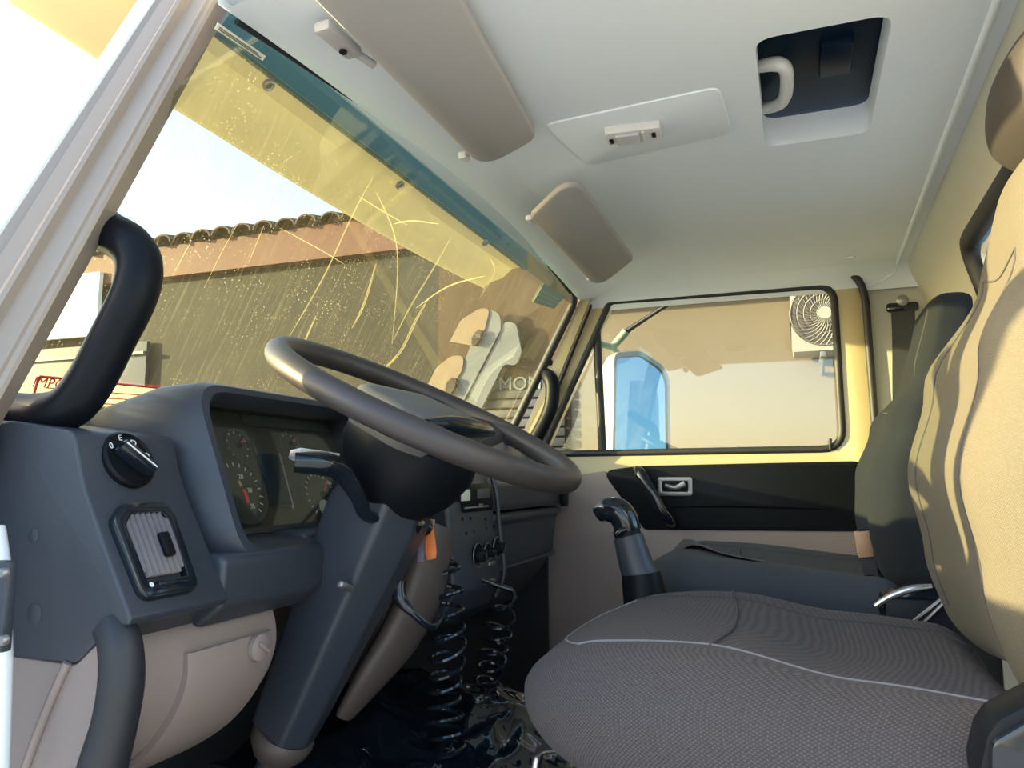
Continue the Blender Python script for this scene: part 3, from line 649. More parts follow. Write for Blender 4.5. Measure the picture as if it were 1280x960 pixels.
# spokes: two broad wings, sunk towards the hub
for s in (-1, 1):
    rr = []
    for t in [k/10 for k in range(11)]:
        u = s*(.06+t*(WR-.066)); wd = .060-.036*t+.018*t*t; hh = -.030+.026*t**1.6
        rr.append([inw(u, -.012+a*wd, hh+b*.013) for a, b in ((-1, -.5), (-.8, .6), (0, 1), (.8, .6), (1, -.5), (.6, -1), (-.6, -1))])
    loft('spoke', rr, M['rim'], sw_)
hr = []
for sc_, h in ((.6, -.058), (.92, -.050), (1.0, -.034), (1.0, -.010), (.97, .002), (.88, .010), (.5, .015), (.12, .016)):
    hr.append([inw(a*sc_, b*sc_-.008, h) for a, b in rpoly([(-.130, -.030), (-.09, -.060), (.09, -.060), (.130, -.030), (.110, .085), (-.110, .085)], .035, 6)])
hp = loft('horn_pad', hr, M['pad'], sw_)
rb = []
for t in [k/12 for k in range(13)]:
    u = -.118+.236*t; hgt = math.sin(math.pi*t)**.5
    rb.append(inw(u, -.064-.004*hgt, .002+.004*hgt))
sweep('pad_trim', rb, [.006, .013, .015, .015, .013, .006], M['gloss'], hp, n=10)
for s in (1,):
    box('horn_button', inw(s*.105, .045, .006), (.024, .020, .012), M['black'], hp, bevel=.003, R=Matrix((wu, wv_, wa)).transposed())
sweep('pad_scuff', cr([inw(-.02, .040, .008), inw(.02, .034, .009), inw(.06, .030, .007)], 4), .0022, M['black'], hp, n=6)
lathe('hub_cover', [(.085, -.030), (.104, -.045), (.106, -.075), (.090, -.118), (.066, -.150), (.0, -.152)], WC, wa, M['black'], sw_, n=36)
# column
sc2 = thing('steering_column', 'textured dark steering column shroud rising from the floor', 'steering column')
def incol(u, v, h): return WC+wu*u+wv_*v-wa*h
rr = []
for h, wl_, wr_, dv_, v0 in ((.135, .070, .070, .060, 0), (.17, .075, .072, .068, .0), (.24, .070, .066, .066, 0), (.36, .060, .056, .058, 0), (.50, .048, .046, .050, 0), (.545, .044, .042, .046, 0)):
    rr.append([incol(a, b+v0, h) for a, b in rpoly([(-wl_, -dv_*.55), (-wl_*.25, -dv_), (wr_*.8, -dv_*.85), (wr_, dv_*.6), (wr_*.5, dv_), (-wl_*.8, dv_)], .014, 4)])
sh = loft('shroud', rr, M['dash'], sc2)
cc = incol(-.045, -.052, .30); box('shroud_clip', onpl(432, 733, incol(-.03, -.062, .28), (wv_*-1+wu*-.6).normalized()), (.034, .012, .010), M['greymetal'], sc2, bevel=.004, R=Matrix.Rotation(.35, 3, 'Y'))
lathe('upper_collar', [(.0, -.150), (.058, -.150), (.066, -.158), (.066, -.172), (.060, -.178), (0, -.178)], WC, wa, M['gloss'], sc2, n=30)
sweep('gaiter', [incol(0, 0, .547), incol(0, 0, .556), incol(0, 0, .572), incol(0, 0, .59)], [.046, .050, .046, .034], M['brown2'], sc2, n=18)
sweep('lower_shaft', [incol(0, 0, .58), incol(0, 0, .80)], .022, M['dash'], sc2, n=14)
tk = cr([incol(-.04, -.03, .165), incol(-.085, -.02, .160), at(448, 622, x=.93), at(428, 590, x=.90), at(405, 580, x=.875), at(368, 578, x=.85)], 5)
sk = sweep('stalk', tk, [.012, .011, .012, .017, .020, .016], M['gloss'], sc2, n=14, flat=.8)
tp_ = [at(360, 570, x=.85), at(374, 567, x=.85), at(424, 574, x=.89), at(415, 582, x=.885), at(384, 580, x=.86)]
ns = Vector((0, -.3, 1)).normalized()
loft('stalk_tip', [[p+ns*h for p in tp_] for h in (-.004, .009)], M['greymetal'], sk, bevel=.002)
sk2 = cr([incol(.04, -.03, .165), incol(.10, -.02, .16), incol(.15, -.01, .135), incol(.20, -.0, .12)], 5)
sweep('ignition_lock', [incol(.045, -.030, .170), incol(.072, -.048, .178)], [.015, .013], M['gloss'], sc2, n=14)
# keys hanging from the ignition
ky = thing('key_ring', 'bunch of keys with orange and purple leather tags hanging at the ignition', 'keys')
k0 = incol(.080, -.055, .197); kx = k0.x
kr = at(530, 642, x=kx)
sweep('ring', [kr+(Vector((.25, -.6, 0)).normalized()*math.cos(2*math.pi*k/24)+Z*math.sin(2*math.pi*k/24))*.011 for k in range(24)], .0012, M['steel'], ky, closed=True, n=6)
box('key_blade', (k0+kr)/2+Vector((0, 0, .004)), (.004, .030, .018), M['steel'], ky, bevel=.001)
def tagpl(nm, pts, x_, mat):
    q = [at(a, b, x=x_) for a, b in pts]; n_ = Vector((-.9, -.4, 0)).normalized()*.004
    loft(nm, [[p-n_ for p in q], [p+n_ for p in q]], mat, ky, bevel=.0015)
tagpl('orange_tag', [(532, 650), (541, 650), (546, 690), (545, 698), (534, 700), (531, 690)], kx-.002, M['orange'])
tagpl('purple_tag', [(524, 654), (531, 656), (530, 702), (521, 703)], kx+.004, M['purple'])

# ================================================================== SEATS
def catw(keys, t):
    for (ta, a), (tb, b) in zip(keys, keys[1:]):
        if t <= tb:
            f = (t-ta)/(tb-ta); f = f*f*(3-2*f); return a+(b-a)*f
    return keys[-1][1]
def lin(keys, t):
    for (ta, a), (tb, b) in zip(keys, keys[1:]):
        if t <= tb: return a+(b-a)*(t-ta)/(tb-ta)
    return keys[-1][1]
def cushion(name, cx, hw, y0, y1, ztop, zbot, parent, mat, bol=.022, ex=3.2, nose=.10, arch=((0, 0), (1, 0)), dish=.6):
    """seat cushion from nose y0 (front) to y1 (back); returns object and top-surface function"""
    NS = 46; NR = 64; zc = (ztop+zbot)/2; hd = (ztop-zbot)/2
    ts = [0.5-0.5*math.cos(math.pi*k/(NS-1)) for k in range(NS)]
    def endr(y_):
        a = (y0-y_)/nose; b = (y_-y1)/.06
        fa = math.sqrt(max(0, 1-(1-min(a, 1))**2)) if a < 1 else 1
        fb = math.sqrt(max(0, 1-(1-min(b, 1))**2)) if b < 1 else 1
        return fa, fb
    def shape(y_):
        fa, fb = endr(y_)
        tt = (y0-y_)/(y0-y1)
        wv = hw*(0.66+0.34*math.sqrt(max(0, 1-(1-min(1, (y0-y_)/(nose*2.0)))**2)))*min(fb*.3+.7, 1)
        return wv*max(fa, .02)**.45, hd*max(min(fa, fb), .02), zc+.012*(1-tt)*1.0
    def dent(u, tt):          # u -1..1 across
        a = abs(u)
        k = bol*math.exp(-((a-.80)/.16)**2)*min(1, tt*5)*(1.0) - bol*dish*math.exp(-(u/.55)**2)*math.sin(math.pi*min(1, max(0, (tt-.1)/.95)))
        return k+catw(arch, tt)
    rings = []
    for t in ts:
        y_ = y0+(y1-y0)*t; wv, d_, z_ = shape(y_)
        ring = []
        for k in range(NR):
            th = 2*math.pi*k/NR; c_, s_ = math.cos(th), math.sin(th)
            u = sgn(c_, 2/ex); v = sgn(s_, 2/ex)
            z2 = z_+v*d_+(dent(u, t)*max(0, v) if v > 0 else 0)
            ring.append(Vector((cx+u*wv, y_, z2)))
        rings.append(ring)
    o = loft(name, rings, mat, parent, angle=80)
    def top(u, t):
        y_ = y0+(y1-y0)*t; wv, d_, z_ = shape(y_); v = max(0, 1-abs(u)**ex)**(1/ex)
        return Vector((cx+u*wv, y_, z_+v*d_+dent(u, t)*v))
    return o, top
def backrest(name, cx, zs_, wk, yk, dk, parent, mat, ex=3.0, wing=.02, er=.045):
    """lofted backrest; wk, yk, dk key curves over z: half width, front face y, thickness"""
    NS = 56; NR = 64; z0, z1 = zs_; rings = []
    def sec(z_):
        e0 = min(1, (z_-z0)/.05); e1 = min(1, (z1-z_)/er)
        f = math.sqrt(max(0, 1-(1-e0)**2))*math.sqrt(max(0, 1-(1-e1)**2)); f = max(f, .03)
        d = catw(dk, z_); return catw(wk, z_)*(.6+.4*f), catw(yk, z_)-d/2, d/2*f
    for k in range(NS):
        t = .5-.5*math.cos(math.pi*k/(NS-1)); z_ = z0+(z1-z0)*t; wv, yc, d_ = sec(z_); ring = []
        for j in range(NR):
            th = 2*math.pi*j/NR; u = sgn(math.cos(th), 2/ex); v = sgn(math.sin(th), 2/ex)
            yy = yc+v*d_
            if v > 0: yy += v*wing*(math.exp(-((abs(u)-.78)/.18)**2)-.5*math.exp(-(u/.45)**2))*max(0, min(1, (.30-z_)/.15))
            ring.append(Vector((cx+u*wv, yy, z_)))
        rings.append(ring)
    o = loft(name, rings, mat, parent, angle=80)
    def front(u, z_):
        wv, yc, d_ = sec(z_); v = max(0, 1-abs(u)**ex)**(1/ex)
        return Vector((cx+u*wv, yc+v*d_+v*wing*(math.exp(-((abs(u)-.78)/.18)**2)-.5*math.exp(-(u/.45)**2))*max(0, min(1, (.30-z_)/.15)), z_))
    return o, front
def seam(name, fn, pts, parent, mat, r=.0014, n=10, lift=.0006):
    P = cr([(a, b, 0) for a, b in pts], n)
    sweep(name, [fn(p.x, p.y)+Vector((0, 0, lift)) for p in P], r, mat, parent, n=6)
ds = thing('driver_seat', 'charcoal woven driver seat with sunlit backrest nearest the open doorway', 'seat')
cu_, ctop = cushion('cushion', 1.015, .285, .325, -.225, -.172, -.345, ds, M['fabric'], bol=.018, nose=.17, ex=2.7, dish=1.1, arch=[(0, -.012), (.2, -.008), (.42, .0), (.68, -.022), (1.0, -.035)])
seam('seam', ctop, [(-.72, .16), (-.62, .32), (-.60, .55), (-.62, .8), (-.66, .95)], cu_, M['seam'])
seam('seam', ctop, [(-.72, .16), (-.40, .085), (.0, .07), (.40, .085), (.66, .16)], cu_, M['seam'])
seam('seam', ctop, [(.66, .16), (.60, .34), (.58, .6), (.62, .95)], cu_, M['seamdk'])
seam('seam', ctop, [(-.61, .42), (-.2, .44), (.2, .44), (.59, .42), (.85, .40)], cu_, M['seamdk'])
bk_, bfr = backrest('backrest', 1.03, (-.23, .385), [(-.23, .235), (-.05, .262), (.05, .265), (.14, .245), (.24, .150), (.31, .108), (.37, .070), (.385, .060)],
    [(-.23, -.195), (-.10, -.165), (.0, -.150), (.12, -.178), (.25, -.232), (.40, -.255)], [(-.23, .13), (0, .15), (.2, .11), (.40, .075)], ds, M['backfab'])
def seamb(pts, mat=M['seamdk'], par=bk_, fn=bfr):
    P = cr([(a, b, 0) for a, b in pts], 10); sweep('seam', [fn(p.x, p.y)+Vector((0, .0006, 0)) for p in P], .0013, mat, par, n=6)
seamb([(-.60, -.17), (-.58, 0), (-.56, .14), (-.52, .25)]); seamb([(.60, -.17), (.58, 0), (.56, .14), (.52, .25)])
seamb([(-.52, .25), (0, .235), (.52, .25)])
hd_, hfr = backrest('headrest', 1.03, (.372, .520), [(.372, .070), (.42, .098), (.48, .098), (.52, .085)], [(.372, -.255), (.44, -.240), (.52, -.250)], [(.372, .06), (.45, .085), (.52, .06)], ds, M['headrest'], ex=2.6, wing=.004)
prism('seat_base', rpoly([(.26, -.345), (-.20, -.33), (-.20, -.78), (.20, -.78)], .03), .80, 1.23, M['black'], ds, bevel=.02)
rc0 = [at(1228, 905, x=.735), at(1240, 888, x=.735), at(1290, 862, x=.735), at(1340, 850, x=.735), at(1340, 1000, x=.735), at(1225, 1000, x=.735), at(1220, 940, x=.735)]
rcp = rpoly([(p.y, p.z) for p in rc0], .012)
rcv = plate('recliner_cover', rcp, [], (.700, 0, 0), Y, Z, .040, M['black'], ds, bev=.006)
rin = [(p.y, p.z) for p in (at(1240, 925, x=.70), at(1300, 890, x=.70), at(1340, 880, x=.70), at(1340, 990, x=.70), at(1240, 990, x=.70))]
plate('recliner_inset', rpoly(rin, .012), [], (.690, 0, 0), Y, Z, .012, M['gloss'], rcv, bev=.003)
sweep('side_lever', cr([at(738, 955, x=.80), at(700, 935, x=.86), at(675, 940, x=.90), at(668, 970, x=.90)], 5), .006, M['steel'], ds, n=8)

ps = thing('passenger_seat', 'dark grey passenger seat with tapered high back below the rear window', 'seat')
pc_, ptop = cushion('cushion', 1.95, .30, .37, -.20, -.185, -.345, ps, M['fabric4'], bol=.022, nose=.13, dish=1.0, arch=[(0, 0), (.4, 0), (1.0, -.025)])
seam('seam', ptop, [(-.66, .12), (-.58, .4), (-.60, .9)], pc_, M['seamdk']); seam('seam', ptop, [(.66, .12), (.58, .4), (.60, .9)], pc_, M['seamdk'])
seam('seam', ptop, [(-.60, .38), (0, .40), (.60, .38)], pc_, M['seamdk'])
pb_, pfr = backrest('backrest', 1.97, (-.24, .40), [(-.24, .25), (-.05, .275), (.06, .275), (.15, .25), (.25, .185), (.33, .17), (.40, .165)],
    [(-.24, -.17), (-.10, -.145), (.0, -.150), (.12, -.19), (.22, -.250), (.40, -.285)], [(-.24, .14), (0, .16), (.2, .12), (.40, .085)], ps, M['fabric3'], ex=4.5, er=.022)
P = cr([(-.62, -.2, 0), (-.60, 0, 0), (-.58, .14, 0), (-.62, .26, 0), (-.66, .37, 0)], 10); sweep('seam', [pfr(p.x, p.y) for p in P], .002, M['seamdk'], pb_, n=6)
P = cr([(-.60, .16, 0), (0, .15, 0), (.60, .16, 0)], 10); sweep('seam', [pfr(p.x, p.y) for p in P], .002, M['seamdk'], pb_, n=6)
prism('seat_base', rpoly([(.30, -.35), (-.20, -.34), (-.20, -.78), (.28, -.78)], .03), 1.70, 2.20, M['black'], ps, bevel=.02)

# belts
def ribbon(name, pts, wdir, wd, th, mat, parent=None, n=8):
    P = cr(pts, n); W = [Vector(q) for q in (cr(wdir, n) if isinstance(wdir[0], (tuple, Vector, list)) else [wdir]*len(P))]
    rings = []
    for i, p in enumerate(P):
        t = (P[min(i+1, len(P)-1)]-P[max(i-1, 0)]).normalized(); a = W[i]-t*W[i].dot(t); a.normalize(); b = t.cross(a)
        rings.append([p+a*wd/2+b*th/2, p-a*wd/2+b*th/2, p-a*wd/2-b*th/2, p+a*wd/2-b*th/2])
    return loft(name, rings, mat, parent)
sb = thing('lap_belt', 'black lap belt lying across the passenger seat cushion', 'seat belt')
def pt_(px, py):
    # point on the passenger cushion top under the pixel
    v = ray(px, py); t = 1.9/v.x
    best = None
    for k in range(200):
        q = v*(1.4/v.x+k*.005)
        u = (q.x-1.95)/.30; tt = (.37-q.y)/.57
        if abs(u) < .97 and .02 < tt < .98:
            s_ = ptop(u, tt)
            if q.z <= s_.z+.004: return s_+Vector((0, 0, .005))
    return at(px, py, x=1.95)
lapu = [(.60, .10), (.30, .20), (.06, .34), (-.12, .52), (-.28, .70), (-.46, .88)]
ribbon('webbing', [ptop(a, b)+Vector((0, 0, .006)) for a, b in lapu], Vector((.75, .5, .0)), .05, .003, M['belt'], sb)
bu = thing('belt_buckle', 'tan belt buckle upright beside the passenger seat', 'buckle')
bc = at(1080, 680, x=1.95); bc.z += 0
Rb_ = Matrix.Rotation(-.12, 3, 'X')
box('buckle_body', bc, (.022, .034, .060), M['tan'], bu, bevel=.004, R=Rb_)
box('buckle_slot', bc+Vector((-.002, 0, .030)), (.012, .024, .006), M['black'], bu, bevel=.001, R=Rb_)
ribbon('buckle_strap', [bc+Vector((0, -.004, -.02)), bc+Vector((0, -.008, -.05)), bc+Vector((0, -.015, -.09))], Y, .03, .004, M['belt'], bu)
sbb = thing('shoulder_belt', 'black shoulder belt hanging from its anchor on the rear pillar', 'seat belt')
an = at(1128, 384, x=2.435)
box('anchor_plate', an, (.022, .085, .028), M['gloss'], sbb, bevel=.009, seg=3)
lathe('anchor_bolt', [(0, .0), (.016, 0), (.016, .005), (.011, .009), (0, .010)], an+Vector((-.01, 0, .018)), -X, M['greymetal'], sbb, n=16)
ribbon('webbing', [an+Vector((-.004, 0, -.01)), an+Vector((-.006, .002, -.10)), an+Vector((-.012, .01, -.25)), an+Vector((-.02, .02, -.45)), an+Vector((-.02, .02, -.72))], Y, .062, .004, M['belt'], sbb)

# parking brake between the seats
pbk = thing('parking_brake', 'black parking brake lever with bright top edge between the seats', 'brake lever')
q = [at(1094, 757, x=1.42), at(1112, 742, x=1.42), at(1140, 731, x=1.42), at(1180, 728, x=1.42), at(1200, 790, x=1.42), at(1120, 785, x=1.42)]
loft('lever_housing', [[p+X*o_ for p in q] for o_ in (-.03, .045)], M['gloss'], pbk, bevel=.006)
sweep('lever_edge', cr([at(1094, 758, x=1.385), at(1112, 746, x=1.385), at(1140, 736, x=1.385), at(1165, 733, x=1.385)], 5), [.004, .006, .006, .004], M['steel'], pbk, n=8)
for k in range(2):
    sweep('rod', [at(1140+14*k, 778, x=1.37), at(1175+8*k, 750, x=1.37), at(1230, 735, x=1.37)], .0025, M['steel'], pbk, n=6)
box('lever_foot', Vector((1.43, -.20, -.34)), (.10, .16, .30), M['black'], pbk, bevel=.01)

# gear lever
ge = thing('gear_lever', 'black gear lever with hooked pistol grip beside the passenger seat', 'gear lever')
gx = 1.50
kp_ = cr([at(746, 644, x=gx), at(757, 638, x=gx), at(772, 639, x=gx), at(781, 650, x=gx), at(785, 664, x=gx)], 6)
sweep('grip', kp_, [.014, .024, .027, .027, .026], M['gloss'], ge, n=18)
sweep('grip_collar', [at(782, 660, x=gx), at(787, 676, x=gx)], [.026, .027], M['black'], ge, n=18)
gs = cr([at(785, 670, x=gx), at(795, 705, x=gx), at(802, 722, x=gx)], 4)
sweep('sleeve', gs, [.029, .033, .036], M['dash'], ge, n=18)
sweep('splitter_button', [at(771, 668, x=gx-.028), at(776, 664, x=gx-.03), at(783, 662, x=gx-.026)], [.005, .007, .005], M['gloss'], ge, n=10)
sweep('gaiter', cr([at(801, 716, x=gx), at(806, 745, x=gx), at(816, 800, x=gx), at(826, 860, x=gx)], 4), [.037, .042, .05, .09], M['black'], ge, n=18)

# coiled air hoses
def coil(label, top_, bot_, r_, pitch, seed):
    th_ = thing('coiled_hose', label, 'hose', 'coiled air hoses below the dashboard')
    ax = (bot_-top_); L = ax.length; ax.normalize(); a = (X-ax*X.dot(ax)).normalized(); b = ax.cross(a)
    P = []; N = int(L/pitch*20); ph = 0; rnd = random.Random(seed); s = 0
    for k in range(N):
        f = k/N; ph += 2*math.pi/20
        loc = top_+ax*(L*(f**.85))+a*.012*math.sin(f*5+seed)+b*.010*math.cos(f*4)
        rr_ = r_*(.75+.35*min(1, f*4))*(1+.1*math.sin(f*17+seed)); tl_ = .25*math.sin(seed+f*9)
        P.append(loc+a*math.cos(ph)*rr_+b*math.sin(ph)*rr_+ax*math.cos(ph)*rr_*tl_)
    sweep('coil', P, .0042, M['gloss'], th_, n=7)
    sweep('hose_end', cr([top_+Vector((-.03, .06, .03)), top_+Vector((-.005, .02, .012)), P[0]], 5), .0055, M['gloss'], th_, n=8)
coil('long black coiled hose hanging below the keys', at(548, 705, x=1.25), at(572, 955, x=1.27), .026, .030, 1)
coil('short tangled black coiled hose hanging below the heater controls', at(630, 738, x=1.45), at(612, 870, x=1.48), .024, .034, 4)
sweep_h = thing('connector_cable', 'short black cable with plug crossing in front of the brown duct', 'cable')
sweep('cable', cr([at(498, 728, x=1.09), at(500, 748, x=1.085), at(518, 768, x=1.09), at(540, 784, x=1.12), at(552, 770, x=1.20)], 5), [.012, .011, .006, .006, .005], M['gloss'], sweep_h, n=10)
# glossy plastic sheet over tunnel and floor
def sheet(name, xr, yr, zf, n, label, seed):
    vs, fs = [], []
    for j in range(n+1):
        for i in range(n+1):
            x_ = xr[0]+(xr[1]-xr[0])*i/n; y_ = yr[0]+(yr[1]-yr[0])*j/n
            p = Vector((x_*7, y_*7, seed))
            h = noise.ridged_multi_fractal(p, .9, 2.0, 3, 1.0, 2.0)*.022+noise.noise(p*.6)*.04
            vs.append((x_, y_, zf(x_, y_)+h))
    for j in range(n):
        for i in range(n):
            a = j*(n+1)+i; fs.append((a, a+1, a+n+2, a+n+1))
    o = mobj(name, vs, fs, M['plast'], angle=60)
    mo = o.modifiers.new('thick', 'SOLIDIFY'); mo.thickness = .002
    return o
sst = sheet('plastic_sheet', (1.05, 1.62), (.28, .92), lambda a, b: -.52+.07*math.exp(-((a-1.42)/.18)**2)+.05*(b-.5), 70, '', 3.1)
tag(sst, 'crumpled glossy black plastic sheet covering the floor below the coiled hoses', 'plastic sheet')

# black duct hose and grab handles on the driver side
bh_ = thing('rubber_hose', 'thick black rubber hose beside the brown knee panel', 'hose')
sweep('hose', cr([at(140, 782, x=.635), at(150, 805, x=.632), at(152, 850, x=.632), at(143, 905, x=.632), at(128, 960, x=.632), at(118, 1010, x=.632)], 6), [.020, .022, .023, .023, .025, .026], M['rubber'], bh_, n=16)
gh = thing('grab_handle', 'thick black grab handle bolted to the grey driver side pillar', 'grab handle')
hpts = [at(95, 245, x=.71), at(128, 284, x=.705), at(160, 305, x=.70), at(174, 330, x=.698), at(168, 368, x=.69), at(140, 425, x=.68), at(112, 478, x=.672), at(84, 510, x=.665), at(45, 518, x=.66), at(-5, 512, x=.655), at(-40, 495, x=.65)]
sweep('grip_bar', cr(hpts, 7), [.026, .027, .0275, .0275, .027, .0265, .027, .027, .026, .025, .025], M['black'], gh, n=18)
gh2 = thing('grab_handle', 'slim black grab handle bolted to the cream passenger side pillar', 'grab handle')
q = [at(681, 466, x=2.44), at(687, 472, x=2.40), at(691, 484, x=2.39), at(689, 508, x=2.385), at(680, 530, x=2.385), at(668, 552, x=2.385), at(662, 565, x=2.40), at(660, 572, x=2.44)]
g2b = sweep('grip_bar', cr(q, 6), [.018, .024, .025, .025, .025, .025, .024, .020], M['black'], gh2, n=12)
lathe('bolt', [(0, 0), (.010, 0), (.010, .004), (0, .005)], at(684, 469, x=2.405), Vector((-1, -.3, .2)), M['gloss'], gh2, n=12)

# ================================================================== ROOF FITTINGS
def visor(name, label, pts, zf, th, rads, par_tilt=0):
    t = thing(name, label, 'sun visor', 'interior sun visors')
    q = [at(a, b, z=z_) for (a, b), z_ in zip(pts, zf)]
    lp = rpoly([(p.x, p.y) for p in q], rads, 8)
    # fit plane z = a + b*y
    b_ = (q[0].z-q[-1].z)/(q[0].y-q[-1].y) if abs(q[0].y-q[-1].y) > 1e-4 else 0
    zz = lambda y_: q[0].z+b_*(y_-q[0].y)
    c = Vector((sum(p.x for p in lp)/len(lp), sum(p.y for p in lp)/len(lp)))
    rr = []
    for s_, h in ((.94, -th/2), (.985, -th*.35), (1.0, 0), (.985, th*.35), (.94, th/2)):
        rr.append([Vector((c.x+(p.x-c.x)*(1-(1-s_)*.35), c.y+(p.y-c.y)*s_, zz(p.y)+h)) for p in lp])
    loft('panel', rr, M['visor'], t, angle=60)
    return t, q
v1, q = visor('sun_visor', 'large grey driver sun visor folded up against the headliner', [(330, -70), (603, 207), (672, 165), (540, -70)], [.575, .575, .600, .600], .016, [.02, .05, .04, .02])
for (px, py, a) in ((423, 50, .0), ):
    c = at(px, py, z=.583)
    hb_ = box('pivot_bracket', c, (.075, .026, .016), M['visor'], v1, bevel=.005, R=Matrix.Rotation(-.06, 3, 'Z'))
    lathe('bracket_screw', [(0, 0), (.0055, 0), (.0055, .003), (0, .003)], c+Vector((.012, 0, -.009)), -Z, M['black'], hb_, n=10)
    sweep('pivot_rod', [c+Vector((.03, -.004, 0)), c+Vector((.065, -.016, -.004))], .006, M['visor'], v1, n=8)
c = at(580, 196, z=.583); box('clip', c, (.022, .016, .014), M['lampw'], v1, bevel=.003)
v2, q = visor('sun_visor', 'small grey passenger sun visor folded up ahead of the lamp', [(662, 268), (746, 358), (792, 322), (716, 216)], [.558, .558, .575, .575], .015, [.04, .05, .05, .05])
c = at(665, 275, z=.566); box('clip', c, (.040, .016, .012), M['lampw'], v2, bevel=.003, R=Matrix.Rotation(-.1, 3, 'Z'))
c = at(737, 349, z=.566); box('clip', c, (.020, .012, .012), M['lampw'], v2, bevel=.003)
# dome lamp
dl = thing('dome_lamp', 'small pale rectangular dome lamp on the headliner', 'lamp')
lc = at(792, 166, z=CEIL-.008); Rd = Matrix.Rotation(math.radians(4), 3, 'Z')
box('housing', lc, (.052, .098, .018), M['lampw'], dl, bevel=.004, R=Rd)
box('diffuser', lc+Vector((.0, .010, -.010)), (.036, .042, .006), M['lens'], dl, bevel=.002, R=Rd)
for dy in (.040, -.036): box('rocker_switch', lc+Vector((0, dy, -.009)), (.016, .007, .006), M['black'], dl, bevel=.001, R=Rd)
box('housing_rib', lc+Vector((0, -.018, -.010)), (.040, .005, .004), M['lampw'], dl, bevel=.001, R=Rd)
# hatch
ha = thing('roof_hatch', 'dark tinted roof hatch with grey latch handle set into the headliner', 'roof hatch')
box('hatch_pane', Vector(((h0+h1)/2, (hy0+hy1)/2, CEIL+.068)), (h1-h0+.06, hy1-hy0+.06, .02), M['hatch'], ha, bevel=.003)
hq = [at(945, 84, z=.66), at(972, 80, z=.645), at(983, 90, z=.64), at(982, 118, z=.64), at(972, 131, z=.645), at(948, 137, z=.66)]
sweep('latch_handle', cr(hq, 5), [.010, .012, .011, .011, .011, .010], M['lampw'], ha, n=10)
box('latch_block', at(1045, 70, z=.672), (.10, .05, .02), M['hatch'], ha, bevel=.006)
# assist handle on the passenger side rail
ah = thing('assist_handle', 'pale grey assist handle on the side rail above the passenger window', 'grab handle')
q = [at(846, 346, x=2.44), at(852, 343, x=2.415), at(880, 343, x=2.405), at(915, 338, x=2.405), at(932, 332, x=2.415), at(936, 330, x=2.44)]
sweep('grip', cr(q, 5), [.017, .015, .0135, .0135, .016, .018], M['head'], ah, n=12)
for px, py in ((851, 345), (931, 333)): box('end_cap', at(px, py, x=2.435), (.045, .034, .038), M['head'], ah, bevel=.008)

# ================================================================== OUTSIDE THE CAB
# exterior sun visor over the windshield
ev = thing('exterior_visor', 'cream exterior sun visor projecting above the windshield', 'visor')
def evp(x_):
    e = ((x_-1.5)/1.0)**2
    ez = .030*e; PL = [(.828, .699), (.835, .697), (.85, .694), (.875, .688), (.91, .655), (.955, .640), (.975, .622), (.973, .616)]
    return [(a, b+ez*max(0, min(1, (a-.80)/.17))) for a, b in PL]
    return [(.775-.03*e, .735), (.80-.03*e, .700), (.83-.03*e, .690), (.865-.03*e, .672), (.90-.03*e, .640), (.945-.03*e, .622), (.965-.03*e, .606), (.957-.03*e, .603), (.94-.03*e, .617), (.89-.03*e, .634), (.855-.03*e, .665), (.80-.03*e, .690), (.765-.03*e, .725)]
xs = [.66+.06*k for k in range(29)]
M['evis'] = nmat('cream translucent fibreglass', (.60, .51, .28), .5)
M['evis'].node_tree.nodes['Principled BSDF'].inputs['Transmission Weight'].default_value = 0
_t = M['evis'].node_tree; _tl = _t.nodes.new('ShaderNodeBsdfTranslucent'); _tl.inputs[0].default_value = (.70, .61, .36, 1); _mx = _t.nodes.new('ShaderNodeMixShader'); _mx.inputs[0].default_value = .07
_t.links.new(_t.nodes['Principled BSDF'].outputs[0], _mx.inputs[1]); _t.links.new(_tl.outputs[0], _mx.inputs[2]); _t.links.new(_mx.outputs[0], _t.nodes['Material Output'].inputs[0])
loft('shell', [[Vector((x_, a, b+(.008 if .9 < x_ < 2.1 else 0)*0)) for a, b in evp(x_)] for x_ in xs], M['evis'], ev, caps=False, closed_ring=False, angle=30)
box('mount_panel', Vector((1.52, .836, .79)), (1.70, .012, .19), M['mountp'], ev, bevel=.003)
for (px, py) in ((336, 107), (500, 232), (607, 304)):
    c = at(px, py, y=.835); c = at(px, py, z=.681)
    lathe('screw', [(0, -.004), (.011, -.004), (.011, .002), (.008, .004), (.006, .001), (0, .001)], c, Vector((0, -.6, -.8)), M['greymetal'], ev, n=14)
